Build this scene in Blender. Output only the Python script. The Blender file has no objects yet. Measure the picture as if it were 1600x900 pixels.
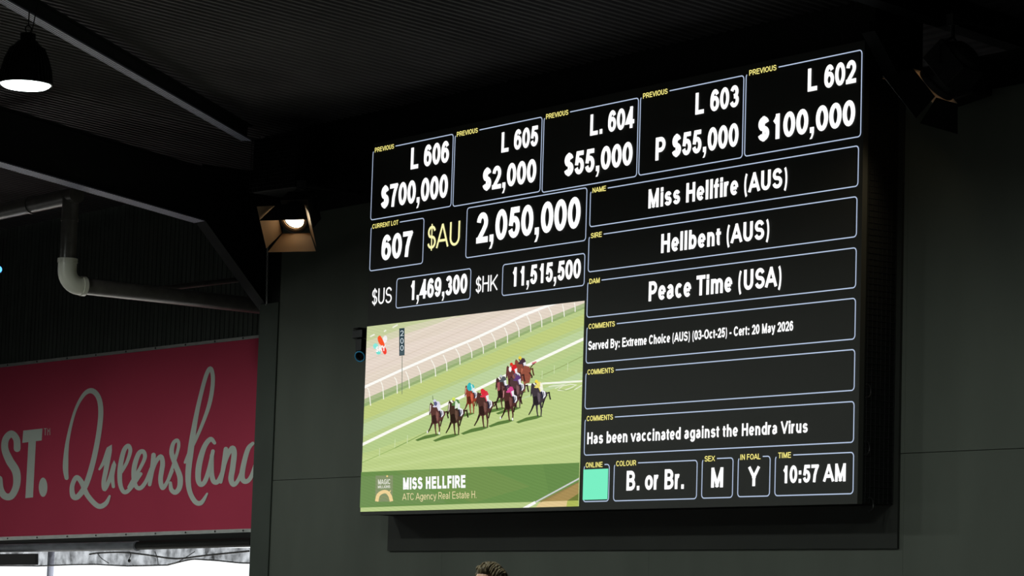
import bpy, bmesh, math, random
from mathutils import Vector, Matrix
random.seed(7)
S = bpy.context.scene
# ------------------------------------------------------------------ camera
F = 4500.0
CAM = Vector((26.886986, -17.494433, 1.5))
RT = Vector((0.5892143, 0.8074047, 0.0304000))
DN = Vector((-0.0761795, 0.0929715, -0.9927502))
FW = Vector((-0.8043775, 0.5826268, 0.1162878))
cd = bpy.data.cameras.new('camera'); cam = bpy.data.objects.new('camera', cd)
S.collection.objects.link(cam); S.camera = cam
cd.sensor_width = 36; cd.lens = F / 1600 * 36; cd.clip_end = 400
mw = Matrix.Identity(4)
for i in range(3):
    mw[i][0] = RT[i]; mw[i][1] = -DN[i]; mw[i][2] = -FW[i]; mw[i][3] = CAM[i]
cam.matrix_world = mw
# ------------------------------------------------------------------ sky, sun, exposure
w = bpy.data.worlds.new('sky'); S.world = w; w.use_nodes = True
wb = w.node_tree.nodes['Background']; wb.inputs[0].default_value = (0.90, 0.95, 1.0, 1); wb.inputs[1].default_value = 1.6
def mklight(name, kind, energy, loc, **kw):
    l = bpy.data.lights.new(name, kind); l.energy = energy
    for k, v in kw.items(): setattr(l, k, v)
    o = bpy.data.objects.new(name, l); S.collection.objects.link(o); o.location = loc
    return o
sun = mklight('sun', 'SUN', 15.0, (0, 30, 30), angle=0.01, color=(1, .96, .9))
sun.rotation_euler = Vector((-0.45, -0.15, -1)).to_track_quat('-Z', 'Y').to_euler()
S.view_settings.view_transform = 'Standard'; S.view_settings.look = 'None'
S.view_settings.exposure = 0.0; S.view_settings.gamma = 1.0; S.view_settings.use_curve_mapping = False

# ------------------------------------------------------------------ helpers
def ray(px, py): return RT * ((px - 800) / F) + DN * ((py - 450) / F) + FW
def atY(px, py, Y=0.0):
    d = ray(px, py); return CAM + d * ((Y - CAM.y) / d.y)
def atX(px, py, X):
    d = ray(px, py); return CAM + d * ((X - CAM.x) / d.x)
def atK(px, py, k): return CAM + ray(px, py) * k
def camdir(x, y, z): return (RT * x + DN * y + FW * z).normalized()
def lin(c): return tuple((v / 255 / 12.92) if v / 255 <= .04045 else ((v / 255 + .055) / 1.055) ** 2.4 for v in c)
def mat(name, col, rough=.6, metal=0., noise=None, bump=None, spec=.15):
    m = bpy.data.materials.new(name); m.use_nodes = True
    nt = m.node_tree; b = nt.nodes['Principled BSDF']
    b.inputs['Base Color'].default_value = (*col, 1); b.inputs['Roughness'].default_value = rough
    b.inputs['Metallic'].default_value = metal; b.inputs['Specular IOR Level'].default_value = spec
    if noise:
        sc, amt = noise[:2]
        tc = nt.nodes.new('ShaderNodeTexCoord'); mp = nt.nodes.new('ShaderNodeMapping'); n = nt.nodes.new('ShaderNodeTexNoise')
        if len(noise) > 2: mp.inputs['Scale'].default_value = noise[2]
        n.inputs['Scale'].default_value = sc; n.inputs['Detail'].default_value = 6
        r = nt.nodes.new('ShaderNodeMapRange'); r.inputs['To Min'].default_value = 1 - amt; r.inputs['To Max'].default_value = 1 + amt
        r.inputs['From Min'].default_value = .3; r.inputs['From Max'].default_value = .7
        mx = nt.nodes.new('ShaderNodeVectorMath'); mx.operation = 'SCALE'; mx.inputs[0].default_value = col
        L = nt.links.new
        L(tc.outputs['Object'], mp.inputs[0]); L(mp.outputs[0], n.inputs['Vector']); L(n.outputs['Fac'], r.inputs['Value'])
        L(r.outputs[0], mx.inputs['Scale']); L(mx.outputs[0], b.inputs['Base Color'])
        if bump:
            bp = nt.nodes.new('ShaderNodeBump'); bp.inputs['Strength'].default_value = bump; bp.inputs['Distance'].default_value = .01
            L(n.outputs['Fac'], bp.inputs['Height']); L(bp.outputs[0], b.inputs['Normal'])
    return m
def emis(name, col, st=1.0, attr=False):
    m = bpy.data.materials.new(name); m.use_nodes = True; nt = m.node_tree; nt.nodes.clear()
    e = nt.nodes.new('ShaderNodeEmission'); o = nt.nodes.new('ShaderNodeOutputMaterial')
    e.inputs[0].default_value = (*col, 1); e.inputs[1].default_value = st
    if attr:
        tc = nt.nodes.new('ShaderNodeTexCoord'); mp = nt.nodes.new('ShaderNodeMapping'); mp.inputs['Rotation'].default_value = (0, math.radians(-12.7), 0)
        wv = nt.nodes.new('ShaderNodeTexWave'); wv.bands_direction = 'Z'; wv.inputs['Scale'].default_value = 9.5; wv.inputs['Distortion'].default_value = 1.5; wv.inputs['Detail Scale'].default_value = .4
        mr = nt.nodes.new('ShaderNodeMapRange'); mr.inputs['To Min'].default_value = st * .955; mr.inputs['To Max'].default_value = st * 1.03
        nt.links.new(tc.outputs['Object'], mp.inputs[0]); nt.links.new(mp.outputs[0], wv.inputs[0]); nt.links.new(wv.outputs['Fac'], mr.inputs['Value']); nt.links.new(mr.outputs[0], e.inputs[1])
    nt.links.new(e.outputs[0], o.inputs[0])
    return m
def net_mat(name, col, dark, scale):
    m = mat(name, col, .5); nt = m.node_tree; b = nt.nodes['Principled BSDF']
    tc = nt.nodes.new('ShaderNodeTexCoord'); br = nt.nodes.new('ShaderNodeTexBrick')
    br.offset = 0; br.inputs['Scale'].default_value = scale; br.inputs['Brick Width'].default_value = .5; br.inputs['Row Height'].default_value = .5
    br.inputs['Mortar Size'].default_value = .09; br.inputs['Mortar Smooth'].default_value = .2
    br.inputs['Color1'].default_value = (*col, 1); br.inputs['Color2'].default_value = (*[c * .85 for c in col], 1); br.inputs['Mortar'].default_value = (*dark, 1)
    nt.links.new(tc.outputs['UV'], br.inputs['Vector']); nt.links.new(br.outputs['Color'], b.inputs['Base Color'])
    return m
class MB:
    def __init__(s): s.v = []; s.f = []; s.m = []; s.sm = []; s.cols = []
    def face(s, pts, mi=0, smooth=False):
        n = len(s.v); s.v += [tuple(p) for p in pts]; s.f.append(tuple(range(n, n + len(pts)))); s.m.append(mi); s.sm.append(smooth)
    def mesh(s, vs, fs, mi=0, smooth=False):
        n = len(s.v); s.v += [tuple(p) for p in vs]
        for f in fs: s.f.append(tuple(i + n for i in f)); s.m.append(mi); s.sm.append(smooth)
    def box(s, a, b, mi=0):
        x0, y0, z0 = a; x1, y1, z1 = b
        s.mesh([(x0, y0, z0), (x1, y0, z0), (x1, y1, z0), (x0, y1, z0), (x0, y0, z1), (x1, y0, z1), (x1, y1, z1), (x0, y1, z1)],
               [(0, 3, 2, 1), (4, 5, 6, 7), (0, 1, 5, 4), (1, 2, 6, 5), (2, 3, 7, 6), (3, 0, 4, 7)], mi)
    def obox(s, M, a, b, mi=0):
        x0, y0, z0 = a; x1, y1, z1 = b
        vs = [M @ Vector(p) for p in [(x0, y0, z0), (x1, y0, z0), (x1, y1, z0), (x0, y1, z0), (x0, y0, z1), (x1, y0, z1), (x1, y1, z1), (x0, y1, z1)]]
        s.mesh(vs, [(0, 3, 2, 1), (4, 5, 6, 7), (0, 1, 5, 4), (1, 2, 6, 5), (2, 3, 7, 6), (3, 0, 4, 7)], mi)
    def prism(s, poly, off, mi=0):
        n = len(poly); off = Vector(off); a = [Vector(p) for p in poly]; b = [p + off for p in a]
        s.mesh(a + b, [tuple(range(n))[::-1], tuple(range(n, 2 * n))] + [(i, (i + 1) % n, n + (i + 1) % n, n + i) for i in range(n)], mi)
    def tube(s, pts, r, n=14, mi=0, caps=True, closed=False):
        pts = [Vector(p) for p in pts]; rr = r if isinstance(r, (list, tuple)) else [r] * len(pts)
        vs = []; fs = []; up = None; N = len(pts)
        for i, p in enumerate(pts):
            if closed: t = (pts[(i + 1) % N] - pts[i - 1]).normalized()
            else: t = (pts[min(i + 1, N - 1)] - pts[max(i - 1, 0)]).normalized()
            if up is None: up = t.orthogonal().normalized()
            up = (up - t * up.dot(t)).normalized(); q = t.cross(up)
            for k in range(n):
                a = 2 * math.pi * k / n; vs.append(p + (up * math.cos(a) + q * math.sin(a)) * rr[i])
        for i in range(N if closed else N - 1):
            for k in range(n):
                j = (i + 1) % N; fs.append((i * n + k, i * n + (k + 1) % n, j * n + (k + 1) % n, j * n + k))
        s.mesh(vs, fs, mi, True)
        if caps and not closed:
            s.face(vs[:n][::-1], mi); s.face(vs[-n:], mi)
    def lathe(s, prof, M, n=32, mi=0):
        vs = [M @ Vector((r * math.cos(2 * math.pi * k / n), r * math.sin(2 * math.pi * k / n), z)) for r, z in prof for k in range(n)]
        fs = [(i * n + k, i * n + (k + 1) % n, (i + 1) * n + (k + 1) % n, (i + 1) * n + k) for i in range(len(prof) - 1) for k in range(n)]
        s.mesh(vs, fs, mi, True)
    def build(s, name, m, parent=None, bevel=0, label=None):
        me = bpy.data.meshes.new(name); me.from_pydata(s.v, [], s.f); me.validate(clean_customdata=False)
        ms = m if isinstance(m, (list, tuple)) else [m]
        for q in ms: me.materials.append(q)
        if len(me.polygons) == len(s.f):
            me.polygons.foreach_set('material_index', s.m); me.polygons.foreach_set('use_smooth', s.sm)
        me.update()
        o = bpy.data.objects.new(name, me); S.collection.objects.link(o)
        if parent: o.parent = parent; o.matrix_parent_inverse = Matrix.Identity(4); o.location = -Vector(parent.get('org', (0, 0, 0)))
        if bevel:
            bv = o.modifiers.new('bevel', 'BEVEL'); bv.width = bevel; bv.segments = 2; bv.limit_method = 'ANGLE'
        if label: o['label'] = label
        return o
def thing(name, label, cat, org, group=None):
    o = bpy.data.objects.new(name, None); S.collection.objects.link(o); o.location = org; o['org'] = tuple(org)
    o.empty_display_size = .1
    o['label'] = label; o['category'] = cat
    if group: o['group'] = group
    return o
def tag(o, label, cat, group=None):
    o['label'] = label; o['category'] = cat
    if group: o['group'] = group
    return o
def struct(o): o['kind'] = 'structure'; return o
def sub(parent_obj, o):      # make o (built in world coordinates) a sub-part of parent_obj
    o.parent = parent_obj; o.location = (0, 0, 0); return o
def catmull(P, n=6, closed=False):
    out = []; N = len(P)
    if N < 3: return list(P)
    D = len(P[0])
    rng = range(N) if closed else range(N - 1)
    for i in rng:
        if closed: a, b, c, d = P[i - 1], P[i], P[(i + 1) % N], P[(i + 2) % N]
        else: a, b, c, d = P[max(i - 1, 0)], P[i], P[i + 1], P[min(i + 2, N - 1)]
        for k in range(n):
            t = k / n
            out.append(tuple(.5 * (2 * b[j] + (c[j] - a[j]) * t + (2 * a[j] - 5 * b[j] + 4 * c[j] - d[j]) * t * t + (3 * b[j] - a[j] - 3 * c[j] + d[j]) * t ** 3) for j in range(D)))
    if not closed: out.append(tuple(P[-1]))
    return out
def ribbon(pts, wv, wh, closed=False, square=True, widths=None):
    """flat stroke in 2D -> list of quads; wv is the width of upright strokes, wh of level ones"""
    q = [pts[0]]
    for p in pts[1:]:
        if math.hypot(p[0] - q[-1][0], p[1] - q[-1][1]) > 1e-5: q.append(p)
    if closed and math.hypot(q[0][0] - q[-1][0], q[0][1] - q[-1][1]) < 1e-5: q.pop()
    N = len(q)
    if N == 1: return []
    def d(a, b):
        x, y = b[0] - a[0], b[1] - a[1]; l = math.hypot(x, y); return x / l, y / l
    L = []; R = []
    q = [tuple(p) for p in q]
    if square and not closed:
        a = d(q[0], q[1]); b = d(q[-2], q[-1])
        q[0] = (q[0][0] - a[0] * wv / 2, q[0][1] - a[1] * wh / 2); q[-1] = (q[-1][0] + b[0] * wv / 2, q[-1][1] + b[1] * wh / 2)
    for i in range(N):
        if closed: a = d(q[i - 1], q[i]); b = d(q[i], q[(i + 1) % N])
        else: a = d(q[max(i - 1, 0)], q[max(i, 1)]) ; b = d(q[min(i, N - 2)], q[min(i + 1, N - 1)])
        nx, ny = -(a[1] + b[1]), a[0] + b[0]; l = math.hypot(nx, ny) or 1; nx /= l; ny /= l
        c = max(.45, nx * -b[1] + ny * b[0])
        k = 1 / c
        W = widths[i] if widths else 1
        L.append((q[i][0] + nx * wv / 2 * k * W, q[i][1] + ny * wh / 2 * k * W)); R.append((q[i][0] - nx * wv / 2 * k * W, q[i][1] - ny * wh / 2 * k * W))
    return [(L[i], R[i], R[(i + 1) % N], L[(i + 1) % N]) for i in range(N if closed else N - 1)]

# ------------------------------------------------------------------ lettering (own stroke alphabet)
def arc(cx, cy, rx, ry, a0, a1, n=None):
    n = n or max(4, int(abs(a1 - a0) / 18))
    return [(cx + rx * math.cos(math.radians(a0 + (a1 - a0) * i / n)), cy + ry * math.sin(math.radians(a0 + (a1 - a0) * i / n))) for i in range(n + 1)]
X = .68
def el(cx, cy, rx, ry): return arc(cx, cy, rx, ry, 0, 360, 24)
SS = arc(.5, .745, .45, .255, 12, 235) + arc(.5, .26, .49, .26, 62, -168)
six = [('c', el(.5, .31, .5, .31)), ('b', arc(.53, .70, .42, .30, 20, 95, 5) + arc(.53, .5, .53, .5, 95, 180, 7) + [(0, .31)])]
def flip(g): return [(k, [(1 - x, 1 - y) for x, y in p]) for k, p in g]
def G(): pass
GL = {  # char: (advance, width, [(kind, points)])  kinds: q square ends, b butt ends, c closed, . dot
 '0': (.556, .515, [('c', el(.5, .5, .5, .5))]),
 '1': (.556, .33, [('q', [(.85, 0), (.85, 1)]), ('b', [(-.05, .70), (.4, .80), (.85, 1.0)])]),
 '2': (.556, .51, [('b', arc(.5, .71, .47, .29, 178, -30) + [(.62, .36), (.3, .17), (.03, .0)]), ('q', [(0, 0), (1, 0)])]),
 '3': (.556, .5, [('b', arc(.47, .745, .43, .255, 165, -85) + [(.4, .49)]), ('b', [(.4, .51)] + arc(.48, .265, .5, .265, 85, -165))]),
 '4': (.556, .53, [('q', [(.72, 0), (.72, 1)]), ('q', [(.68, 1), (.02, .24), (1, .24)])]),
 '5': (.556, .5, [('q', [(.9, 1), (.24, 1), (.1, .5)]), ('b', [(.1, .5)] + arc(.49, .32, .49, .32, 128, -165))]),
 '6': (.556, .5, six), '9': (.556, .5, flip(six)),
 '7': (.556, .5, [('q', [(0, 1), (.95, 1)]), ('q', [(.97, 1), (.7, .72), (.46, .36), (.38, 0)])]),
 '8': (.556, .5, [('c', el(.5, .76, .42, .24)), ('c', el(.5, .26, .5, .26))]),
 '$': (.556, .5, [('b', [(x, .02 + y * .96) for x, y in SS]), ('t', [(.5, -.12), (.5, 1.12)])]),
 'S': (.667, .6, [('b', SS)]),
 ',': (.278, 0, [('.', (.5, 0)), ('w', [(.5, -.02), (.5, -.10), (.5, -.16), (.5, -.23)])]),
 '.': (.278, 0, [('.', (.5, 0))]), ':': (.333, 0, [('.', (.5, 0)), ('.', (.5, .58))]),
 '(': (.333, .26, [('t', catmull([(1, 1.08), (.3, .8), (0, .38), (.3, -.03), (1, -.32)]))]),
 ')': (.333, .26, [('t', catmull([(0, 1.08), (.7, .8), (1, .38), (.7, -.03), (0, -.32)]))]),
 '-': (.333, .28, [('q', [(0, .33), (1, .33)])]), ' ': (.278, 0, []),
 'A': (.70, .70, [('q', [(0, 0), (.47, 1)]), ('q', [(1, 0), (.53, 1)]), ('b', [(.2, .28), (.8, .28)])]),
 'B': (.722, .59, [('q', [(0, 0), (0, 1)]), ('b', [(0, 1), (.5, 1)] + arc(.5, .76, .42, .24, 85, -90) + [(0, .52)]), ('b', [(0, .52), (.5, .52)] + arc(.52, .26, .48, .26, 85, -90) + [(0, 0)])]),
 'C': (.722, .64, [('b', arc(.52, .5, .52, .5, 35, 325))]),
 'D': (.722, .62, [('q', [(0, 0), (0, 1)]), ('b', [(0, 1), (.4, 1)] + arc(.4, .5, .6, .5, 88, -90) + [(0, 0)])]),
 'E': (.667, .55, [('q', [(0, 0), (0, 1)]), ('q', [(0, 1), (.96, 1)]), ('q', [(0, .53), (.9, .53)]), ('q', [(0, 0), (1, 0)])]),
 'F': (.611, .5, [('q', [(0, 0), (0, 1)]), ('q', [(0, 1), (1, 1)]), ('q', [(0, .5), (.85, .5)])]),
 'G': (.778, .65, [('b', arc(.52, .5, .52, .5, 35, 360)[:17] + [(1, .1)]), ('q', [(1, .1), (1, .45), (.6, .45)])]),
 'H': (.722, .58, [('q', [(0, 0), (0, 1)]), ('q', [(1, 0), (1, 1)]), ('q', [(0, .53), (1, .53)])]),
 'I': (.278, 0, [('q', [(.5, 0), (.5, 1)])]), 'J': (.556, .45, [('q', [(1, 1), (1, .3)] + arc(.5, .26, .5, .26, 0, -170))]),
 'K': (.722, .63, [('q', [(0, 0), (0, 1)]), ('q', [(1, 1), (0, .33)]), ('q', [(.32, .56), (1, 0)])]),
 'L': (.611, .49, [('q', [(0, 0), (0, 1)]), ('q', [(0, 0), (1, 0)])]),
 'M': (.833, .69, [('q', [(0, 0), (0, 1)]), ('q', [(1, 0), (1, 1)]), ('q', [(.04, 1), (.5, 0)]), ('q', [(.96, 1), (.5, 0)])]),
 'N': (.722, .58, [('q', [(0, 0), (0, 1)]), ('q', [(1, 0), (1, 1)]), ('q', [(0, 1), (1, 0)])]),
 'O': (.778, .69, [('c', el(.5, .5, .5, .5))]),
 'P': (.667, .55, [('q', [(0, 0), (0, 1)]), ('b', [(0, 1), (.5, 1)] + arc(.5, .71, .5, .29, 86, -90) + [(0, .42)])]),
 'R': (.722, .62, [('q', [(0, 0), (0, 1)]), ('b', [(0, 1), (.5, 1)] + arc(.5, .73, .45, .27, 86, -90) + [(0, .46)]), ('q', [(.45, .46), (.7, .36), (1, 0)])]),
 'T': (.611, .57, [('q', [(.5, 0), (.5, 1)]), ('q', [(0, 1), (1, 1)])]),
 'U': (.722, .58, [('q', [(0, 1), (0, .33)] + arc(.5, .33, .5, .33, 188, 352) + [(1, .33), (1, 1)])]),
 'V': (.667, .66, [('q', [(0, 1), (.48, 0)]), ('q', [(1, 1), (.52, 0)])]),
 'X': (.667, .64, [('q', [(0, 0), (1, 1)]), ('q', [(1, 0), (0, 1)])]),
 'Y': (.667, .66, [('q', [(0, 1), (.5, .42)]), ('q', [(1, 1), (.5, .42)]), ('q', [(.5, 0), (.5, .45)])]),
 'a': (.556, .47, [('b', arc(.45, .47, .42, .21, 160, 10) + [(.88, .4), (.88, .12), (1, .0)]), ('b', catmull([(.88, .40), (.45, .36), (.06, .27), (.05, .07), (.32, 0), (.7, .05), (.88, .2)]))]),
 'b': (.611, .5, [('q', [(0, 0), (0, 1)]), ('c', el(.5, X / 2, .5, X / 2))]),
 'c': (.556, .48, [('b', arc(.52, X / 2, .52, X / 2, 42, 318))]),
 'd': (.611, .5, [('q', [(1, 0), (1, 1)]), ('c', el(.5, X / 2, .5, X / 2))]),
 'e': (.556, .49, [('b', arc(.5, X / 2, .5, X / 2, 0, 318)), ('t', [(.0, X / 2 - .02), (1, X / 2 - .02)])]),
 'f': (.36, .37, [('b', catmull([(1.05, 1.0), (.62, .97), (.45, .82)]) + [(.45, .5), (.45, 0)]), ('f', [(0, X - .03), (.95, X - .03)]), ('q', [(.45, .3), (.45, 0)])]),
 'g': (.611, .5, [('c', el(.5, X / 2, .5, X / 2)), ('b', [(1, X + .08), (1, -.05)] + arc(.5, -.08, .5, .22, 0, -160))]),
 'h': (.611, .47, [('q', [(0, 0), (0, 1)]), ('b', [(0, .3)] + arc(.5, .4, .5, X - .4, 175, 5) + [(1, .38), (1, 0)]), ('q', [(1, .3), (1, 0)])]),
 'i': (.278, 0, [('q', [(.5, 0), (.5, X)]), ('.', (.5, 1))]), 'l': (.278, 0, [('q', [(.5, 0), (.5, 1)])]),
 'm': (.889, .76, [('q', [(0, 0), (0, X)]), ('b', [(0, .3)] + arc(.25, .42, .25, X - .42, 175, 5) + [(.5, 0)]), ('b', [(.5, .3)] + arc(.75, .42, .25, X - .42, 175, 5) + [(1, .38), (1, 0)]), ('q', [(1, .3), (1, 0)]), ('q', [(.5, .3), (.5, 0)])]),
 'n': (.611, .47, [('q', [(0, 0), (0, X)]), ('b', [(0, .3)] + arc(.5, .4, .5, X - .4, 175, 5) + [(1, .38), (1, 0)]), ('q', [(1, .3), (1, 0)])]),
 'o': (.611, .53, [('c', el(.5, X / 2, .5, X / 2))]),
 'p': (.611, .5, [('q', [(0, -.34), (0, X)]), ('c', el(.5, X / 2, .5, X / 2))]),
 'r': (.389, .35, [('q', [(0, 0), (0, X)]), ('b', catmull([(0, .35), (.2, .58), (.6, X + .01), (1.05, X - .02)]))]),
 's': (.556, .46, [('b', [(x, y * X) for x, y in SS])]),
 't': (.35, .34, [('b', [(.4, .95), (.4, .15)] + catmull([(.4, .15), (.55, .02), (1, .01)])), ('f', [(0, X - .03), (1, X - .03)])]),
 'u': (.611, .47, [('q', [(1, 0), (1, X)]), ('q', [(0, X), (0, .3)] + arc(.5, .26, .5, .26, 185, 355))]),
 'v': (.556, .54, [('q', [(0, X), (.47, 0)]), ('q', [(1, X), (.53, 0)])]),
 'x': (.556, .53, [('q', [(0, 0), (1, X)]), ('q', [(1, 0), (0, X)])]),
 'y': (.556, .54, [('q', [(0, X), (.5, .0)]), ('b', [(1, X + .08), (.52, -.08), (.38, -.28), (.05, -.30)])]),
}
def text_quads(s, bold=True, wt=None):
    """quads in em units; returns quads and the x extent"""
    wv = wt or (.150 if bold else .088); wh = wv * .80; cap = .716
    out = []; x = 0.; lo = 1e9; hi = -1e9
    for ch in s:
        adv, W, st = GL[ch]
        W = max(W, wv); lsb = (adv - W) / 2; sx = W - wv; sy = cap - wh
        def T(p): return (x + lsb + wv / 2 + p[0] * sx, wh / 2 + p[1] * sy)
        if ch != ' ': lo = min(lo, x + lsb); hi = max(hi, x + lsb + W)
        for kind, pts in st:
            if kind == '.':
                cx, cy = T(pts); a = wv * .5; b = wh * .58; cy += (b - wh / 2) if pts[1] < .9 else -(b - wh / 2)
                out.append(((cx - a, cy + b), (cx - a, cy - b), (cx + a, cy - b), (cx + a, cy + b))); continue
            if kind == 'w':     # tail of a comma, leaning left
                cx, cy = T((.5, 0)); a = wv * .5; b_ = wh * .58 + wh / 2
                out.append(((cx - a * .1, cy - wh * .5), (cx - a * .25, cy - wh * 1.15), (cx + a * .85, cy - wh * .9), (cx + a, cy - wh * .4)))
                out.append(((cx - a * .25, cy - wh * 1.1), (cx - a * 1.1, cy - wh * 1.75), (cx + a * .1, cy - wh * 1.7), (cx + a * .85, cy - wh * .85))); continue
            P = [T(p) for p in pts]
            k = {'t': .62, 'f': .8}.get(kind, 1)
            qs = ribbon(P, wv * k, wh * (k if kind != 't' else .85), closed=kind == 'c', square=kind in 'qf')
            if kind == 'q':
                y0 = min(0 if min(p[1] for p in pts) >= -.01 else -9, 9); y1 = cap if max(p[1] for p in pts) > .9 else (wh + X * sy if max(p[1] for p in pts) >= X - .01 else 9)
                diag = ch in 'AVXYKMNvxy7R4'
                if diag or True: qs = [tuple((px, min(max(py, y0), y1)) for px, py in q) for q in qs]
            out += qs
        x += adv
    return out, lo, hi
def put_text(mb, s, x0, xr, yb, yt, x1, bold=True, wt=None, Y=-.004, mi=0):
    """lettering on the screen plane: left edge at x0, right edge at x1; baseline yb and cap line yt seen at x=xr"""
    A = atY(x0, yb, Y).x; B = atY(x1, yb, Y).x; zb = atY(xr, yb, Y).z; zt = atY(xr, yt, Y).z
    qs, lo, hi = text_quads(s, bold, wt); kx = (B - A) / (hi - lo); kz = (zt - zb) / .716
    for q in qs: mb.face([(A + (x - lo) * kx, Y, zb + y * kz) for x, y in q], mi)

# ------------------------------------------------------------------ materials
M_wall = mat('wall_paint', (.094, .105, .087), .75, noise=(1.3, .10, (1, 1, .35)), bump=.1)
M_column = mat('column_paint', (.052, .062, .051), .7, noise=(2, .08))
M_black = mat('black_paint', (.009, .010, .009), .6, spec=.08)
M_dark = mat('dark_steel', (.014, .015, .016), .6, noise=(3, .2), spec=.08)
M_shadow = mat('screen_shadow_dark', (.024, .026, .022), .7, noise=(1.5, .1))  # shadow tone for the sheet behind the screen
M_deck = mat('roof_deck', (.092, .088, .091), .6, metal=.0, noise=(.7, .25), spec=.06)
M_upper = mat('upper_cladding', (.08, .09, .08), .8, noise=(4, .2, (8, 1, .3)), spec=.05)
M_floor = mat('floor_concrete', (.10, .10, .095), .8, noise=(2, .15))
M_ground = mat('outdoor_concrete', (.55, .55, .53), .9, noise=(.8, .1))
M_alu = mat('aluminium', (.42, .44, .42), .45, metal=.3, noise=(5, .15, (1, 1, 6)))
M_bolt = mat('bolt_steel', (.05, .05, .05), .5)
M_pvc = mat('white_pvc', (.82, .81, .70), .35, spec=.5)
M_pipe = mat('dark_pipe', (.12, .11, .10), .3, noise=(9, .2), spec=.5)
M_tube = mat('roller_tube', (.16, .17, .19), .55, noise=(3, .3, (1, 1, 5)))
M_flange = net_mat('netted_flange', (.72, .77, .98), (.10, .10, .14), 1.0)
M_box = net_mat('wire_guard', (.012, .012, .012), (.05, .05, .05), 1.0)
M_face = mat('led_face', (.029, .031, .026), .6, spec=.3)
M_fix = mat('fixture_black', (.014, .014, .014), .4, spec=.3)
M_fixin = mat('barn_door_inside', (.19, .125, .075), .5)
M_chain = mat('pale_metal', (.5, .5, .48), .5)
M_banner = mat('banner_vinyl', (.56, .066, .12), 1.0, noise=(.5, .05, (1, 1, 1)), spec=0)
M_print = mat('banner_print', (.66, .72, .65), .65)
M_hair = mat('hair', (.11, .085, .045), .6, noise=(60, .5, (1, 1, .2)), bump=.6)
M_skin = mat('skin', (.52, .30, .21), .5)
M_shirt = mat('shirt_cloth', (.05, .06, .10), .8, noise=(30, .1))
M_trouser = mat('trouser_cloth', (.03, .03, .035), .8)
E_white = emis('led_white', (1, 1, 1), 1.25)
E_yellow = emis('led_yellow', lin((252, 240, 138)), 1.1)
E_cream = emis('led_pale_yellow', lin((250, 246, 178)), 1.05)
E_line = emis('led_line', lin((182, 198, 224)), 1.0)
E_green = emis('led_mint', lin((122, 240, 196)), 1.0)

# ------------------------------------------------------------------ structure
YW = .46                                     # wall plane; the screen face is y = 0
XL = atY(389, 900, YW - .02).x; XC = atY(420, 850, YW - .02).x
def zc(y): return 7.3225 - .075 * y          # underside of the roof deck
m = MB(); m.box((-30, -60, -.2), (60, 1.7, 0)); fl = struct(m.build('floor', M_floor))
m = MB(); m.box((-120, 1.7, -.45), (80, 140, -.25)); m.box((-120, -60, -.45), (-30, 1.7, -.25)); gr = struct(m.build('ground', M_ground))
# wall behind the screen, clad in panels
wall = MB(); wall.box((XL + .02, YW + .03, 0), (16, YW + .25, 6.3)); wall_o = struct(wall.build('wall_back', M_black))
m = MB(); m.box((XL + .02, YW + .03, 6.302), (8.05, YW + .25, 7.27)); struct(m.build('trim_4', M_black))
zs = atY(490, 748, YW).z
zrows = [(0.0, zs), (zs, 6.3)]
x = XC
while x < 15.5:
    x2 = min(x + 3.6, 16)
    for z0, z1 in zrows:
        p = MB(); p.box((x + .001, YW, z0 + .003), (x2 - .001, YW + .028, z1 - .003)); p.build('panel', M_wall, wall_o)
    x = x2
# corner column of the portal frame
zt = atY(403, 478, YW - .06).z
m = MB(); m.box((XL, YW - .02, 0), (XC, YW + .3, zt + .02)); struct(m.build('trim_1', M_column))
# bulkhead girt above the screen, along the edge of the roof deck
zb = atY(818, 124, .3).z
m = MB(); m.box((-2.9, .30, zb - .42), (7.85, YW - .002, zb + .2)); struct(m.build('trim_2', M_black))
cl = MB()
# roof deck, ribs running up the slope
def deck(name, x0, x1, y0, y1, pitch, along='y', h=.032, mat_=M_deck):
    mb = MB(); a, b = (x0, x1) if along == 'y' else (y0, y1); n = int((b - a) / pitch)
    prof = []
    for i in range(n):
        s = a + i * pitch; prof += [(s, h), (s + pitch * .38, h), (s + pitch * .5, 0), (s + pitch * .88, 0)]
    prof.append((a + n * pitch, h))
    vs = []
    for s, hh in prof:
        if along == 'y': vs += [(s, y0, zc(y0) + hh), (s, y1, zc(y1) + hh)]
        else: vs += [(x0, s, zc(s) + hh), (x1, s, zc(s) + hh)]
    mb.mesh(vs, [(2 * i, 2 * i + 1, 2 * i + 3, 2 * i + 2) for i in range(len(prof) - 1)])
    # upper skin
    mb.mesh([(x0, y0, zc(y0) + .2), (x1, y0, zc(y0) + .2), (x1, y1, zc(y1) + .2), (x0, y1, zc(y1) + .2)], [(0, 1, 2, 3)])
    o = mb.build(name, mat_); return struct(o)
deck('ceiling_1', -3.1, 7.9, -30, .298, .125)
deck('ceiling_4', -3.1, 7.9, .30, 3.38, .16, 'x', .02)
deck('ceiling_2', -20, -3.1, -30, 1.6, .125)
deck('ceiling_3', 7.9, 40, -30.06, 3.38, .16, 'x', .02)
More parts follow.
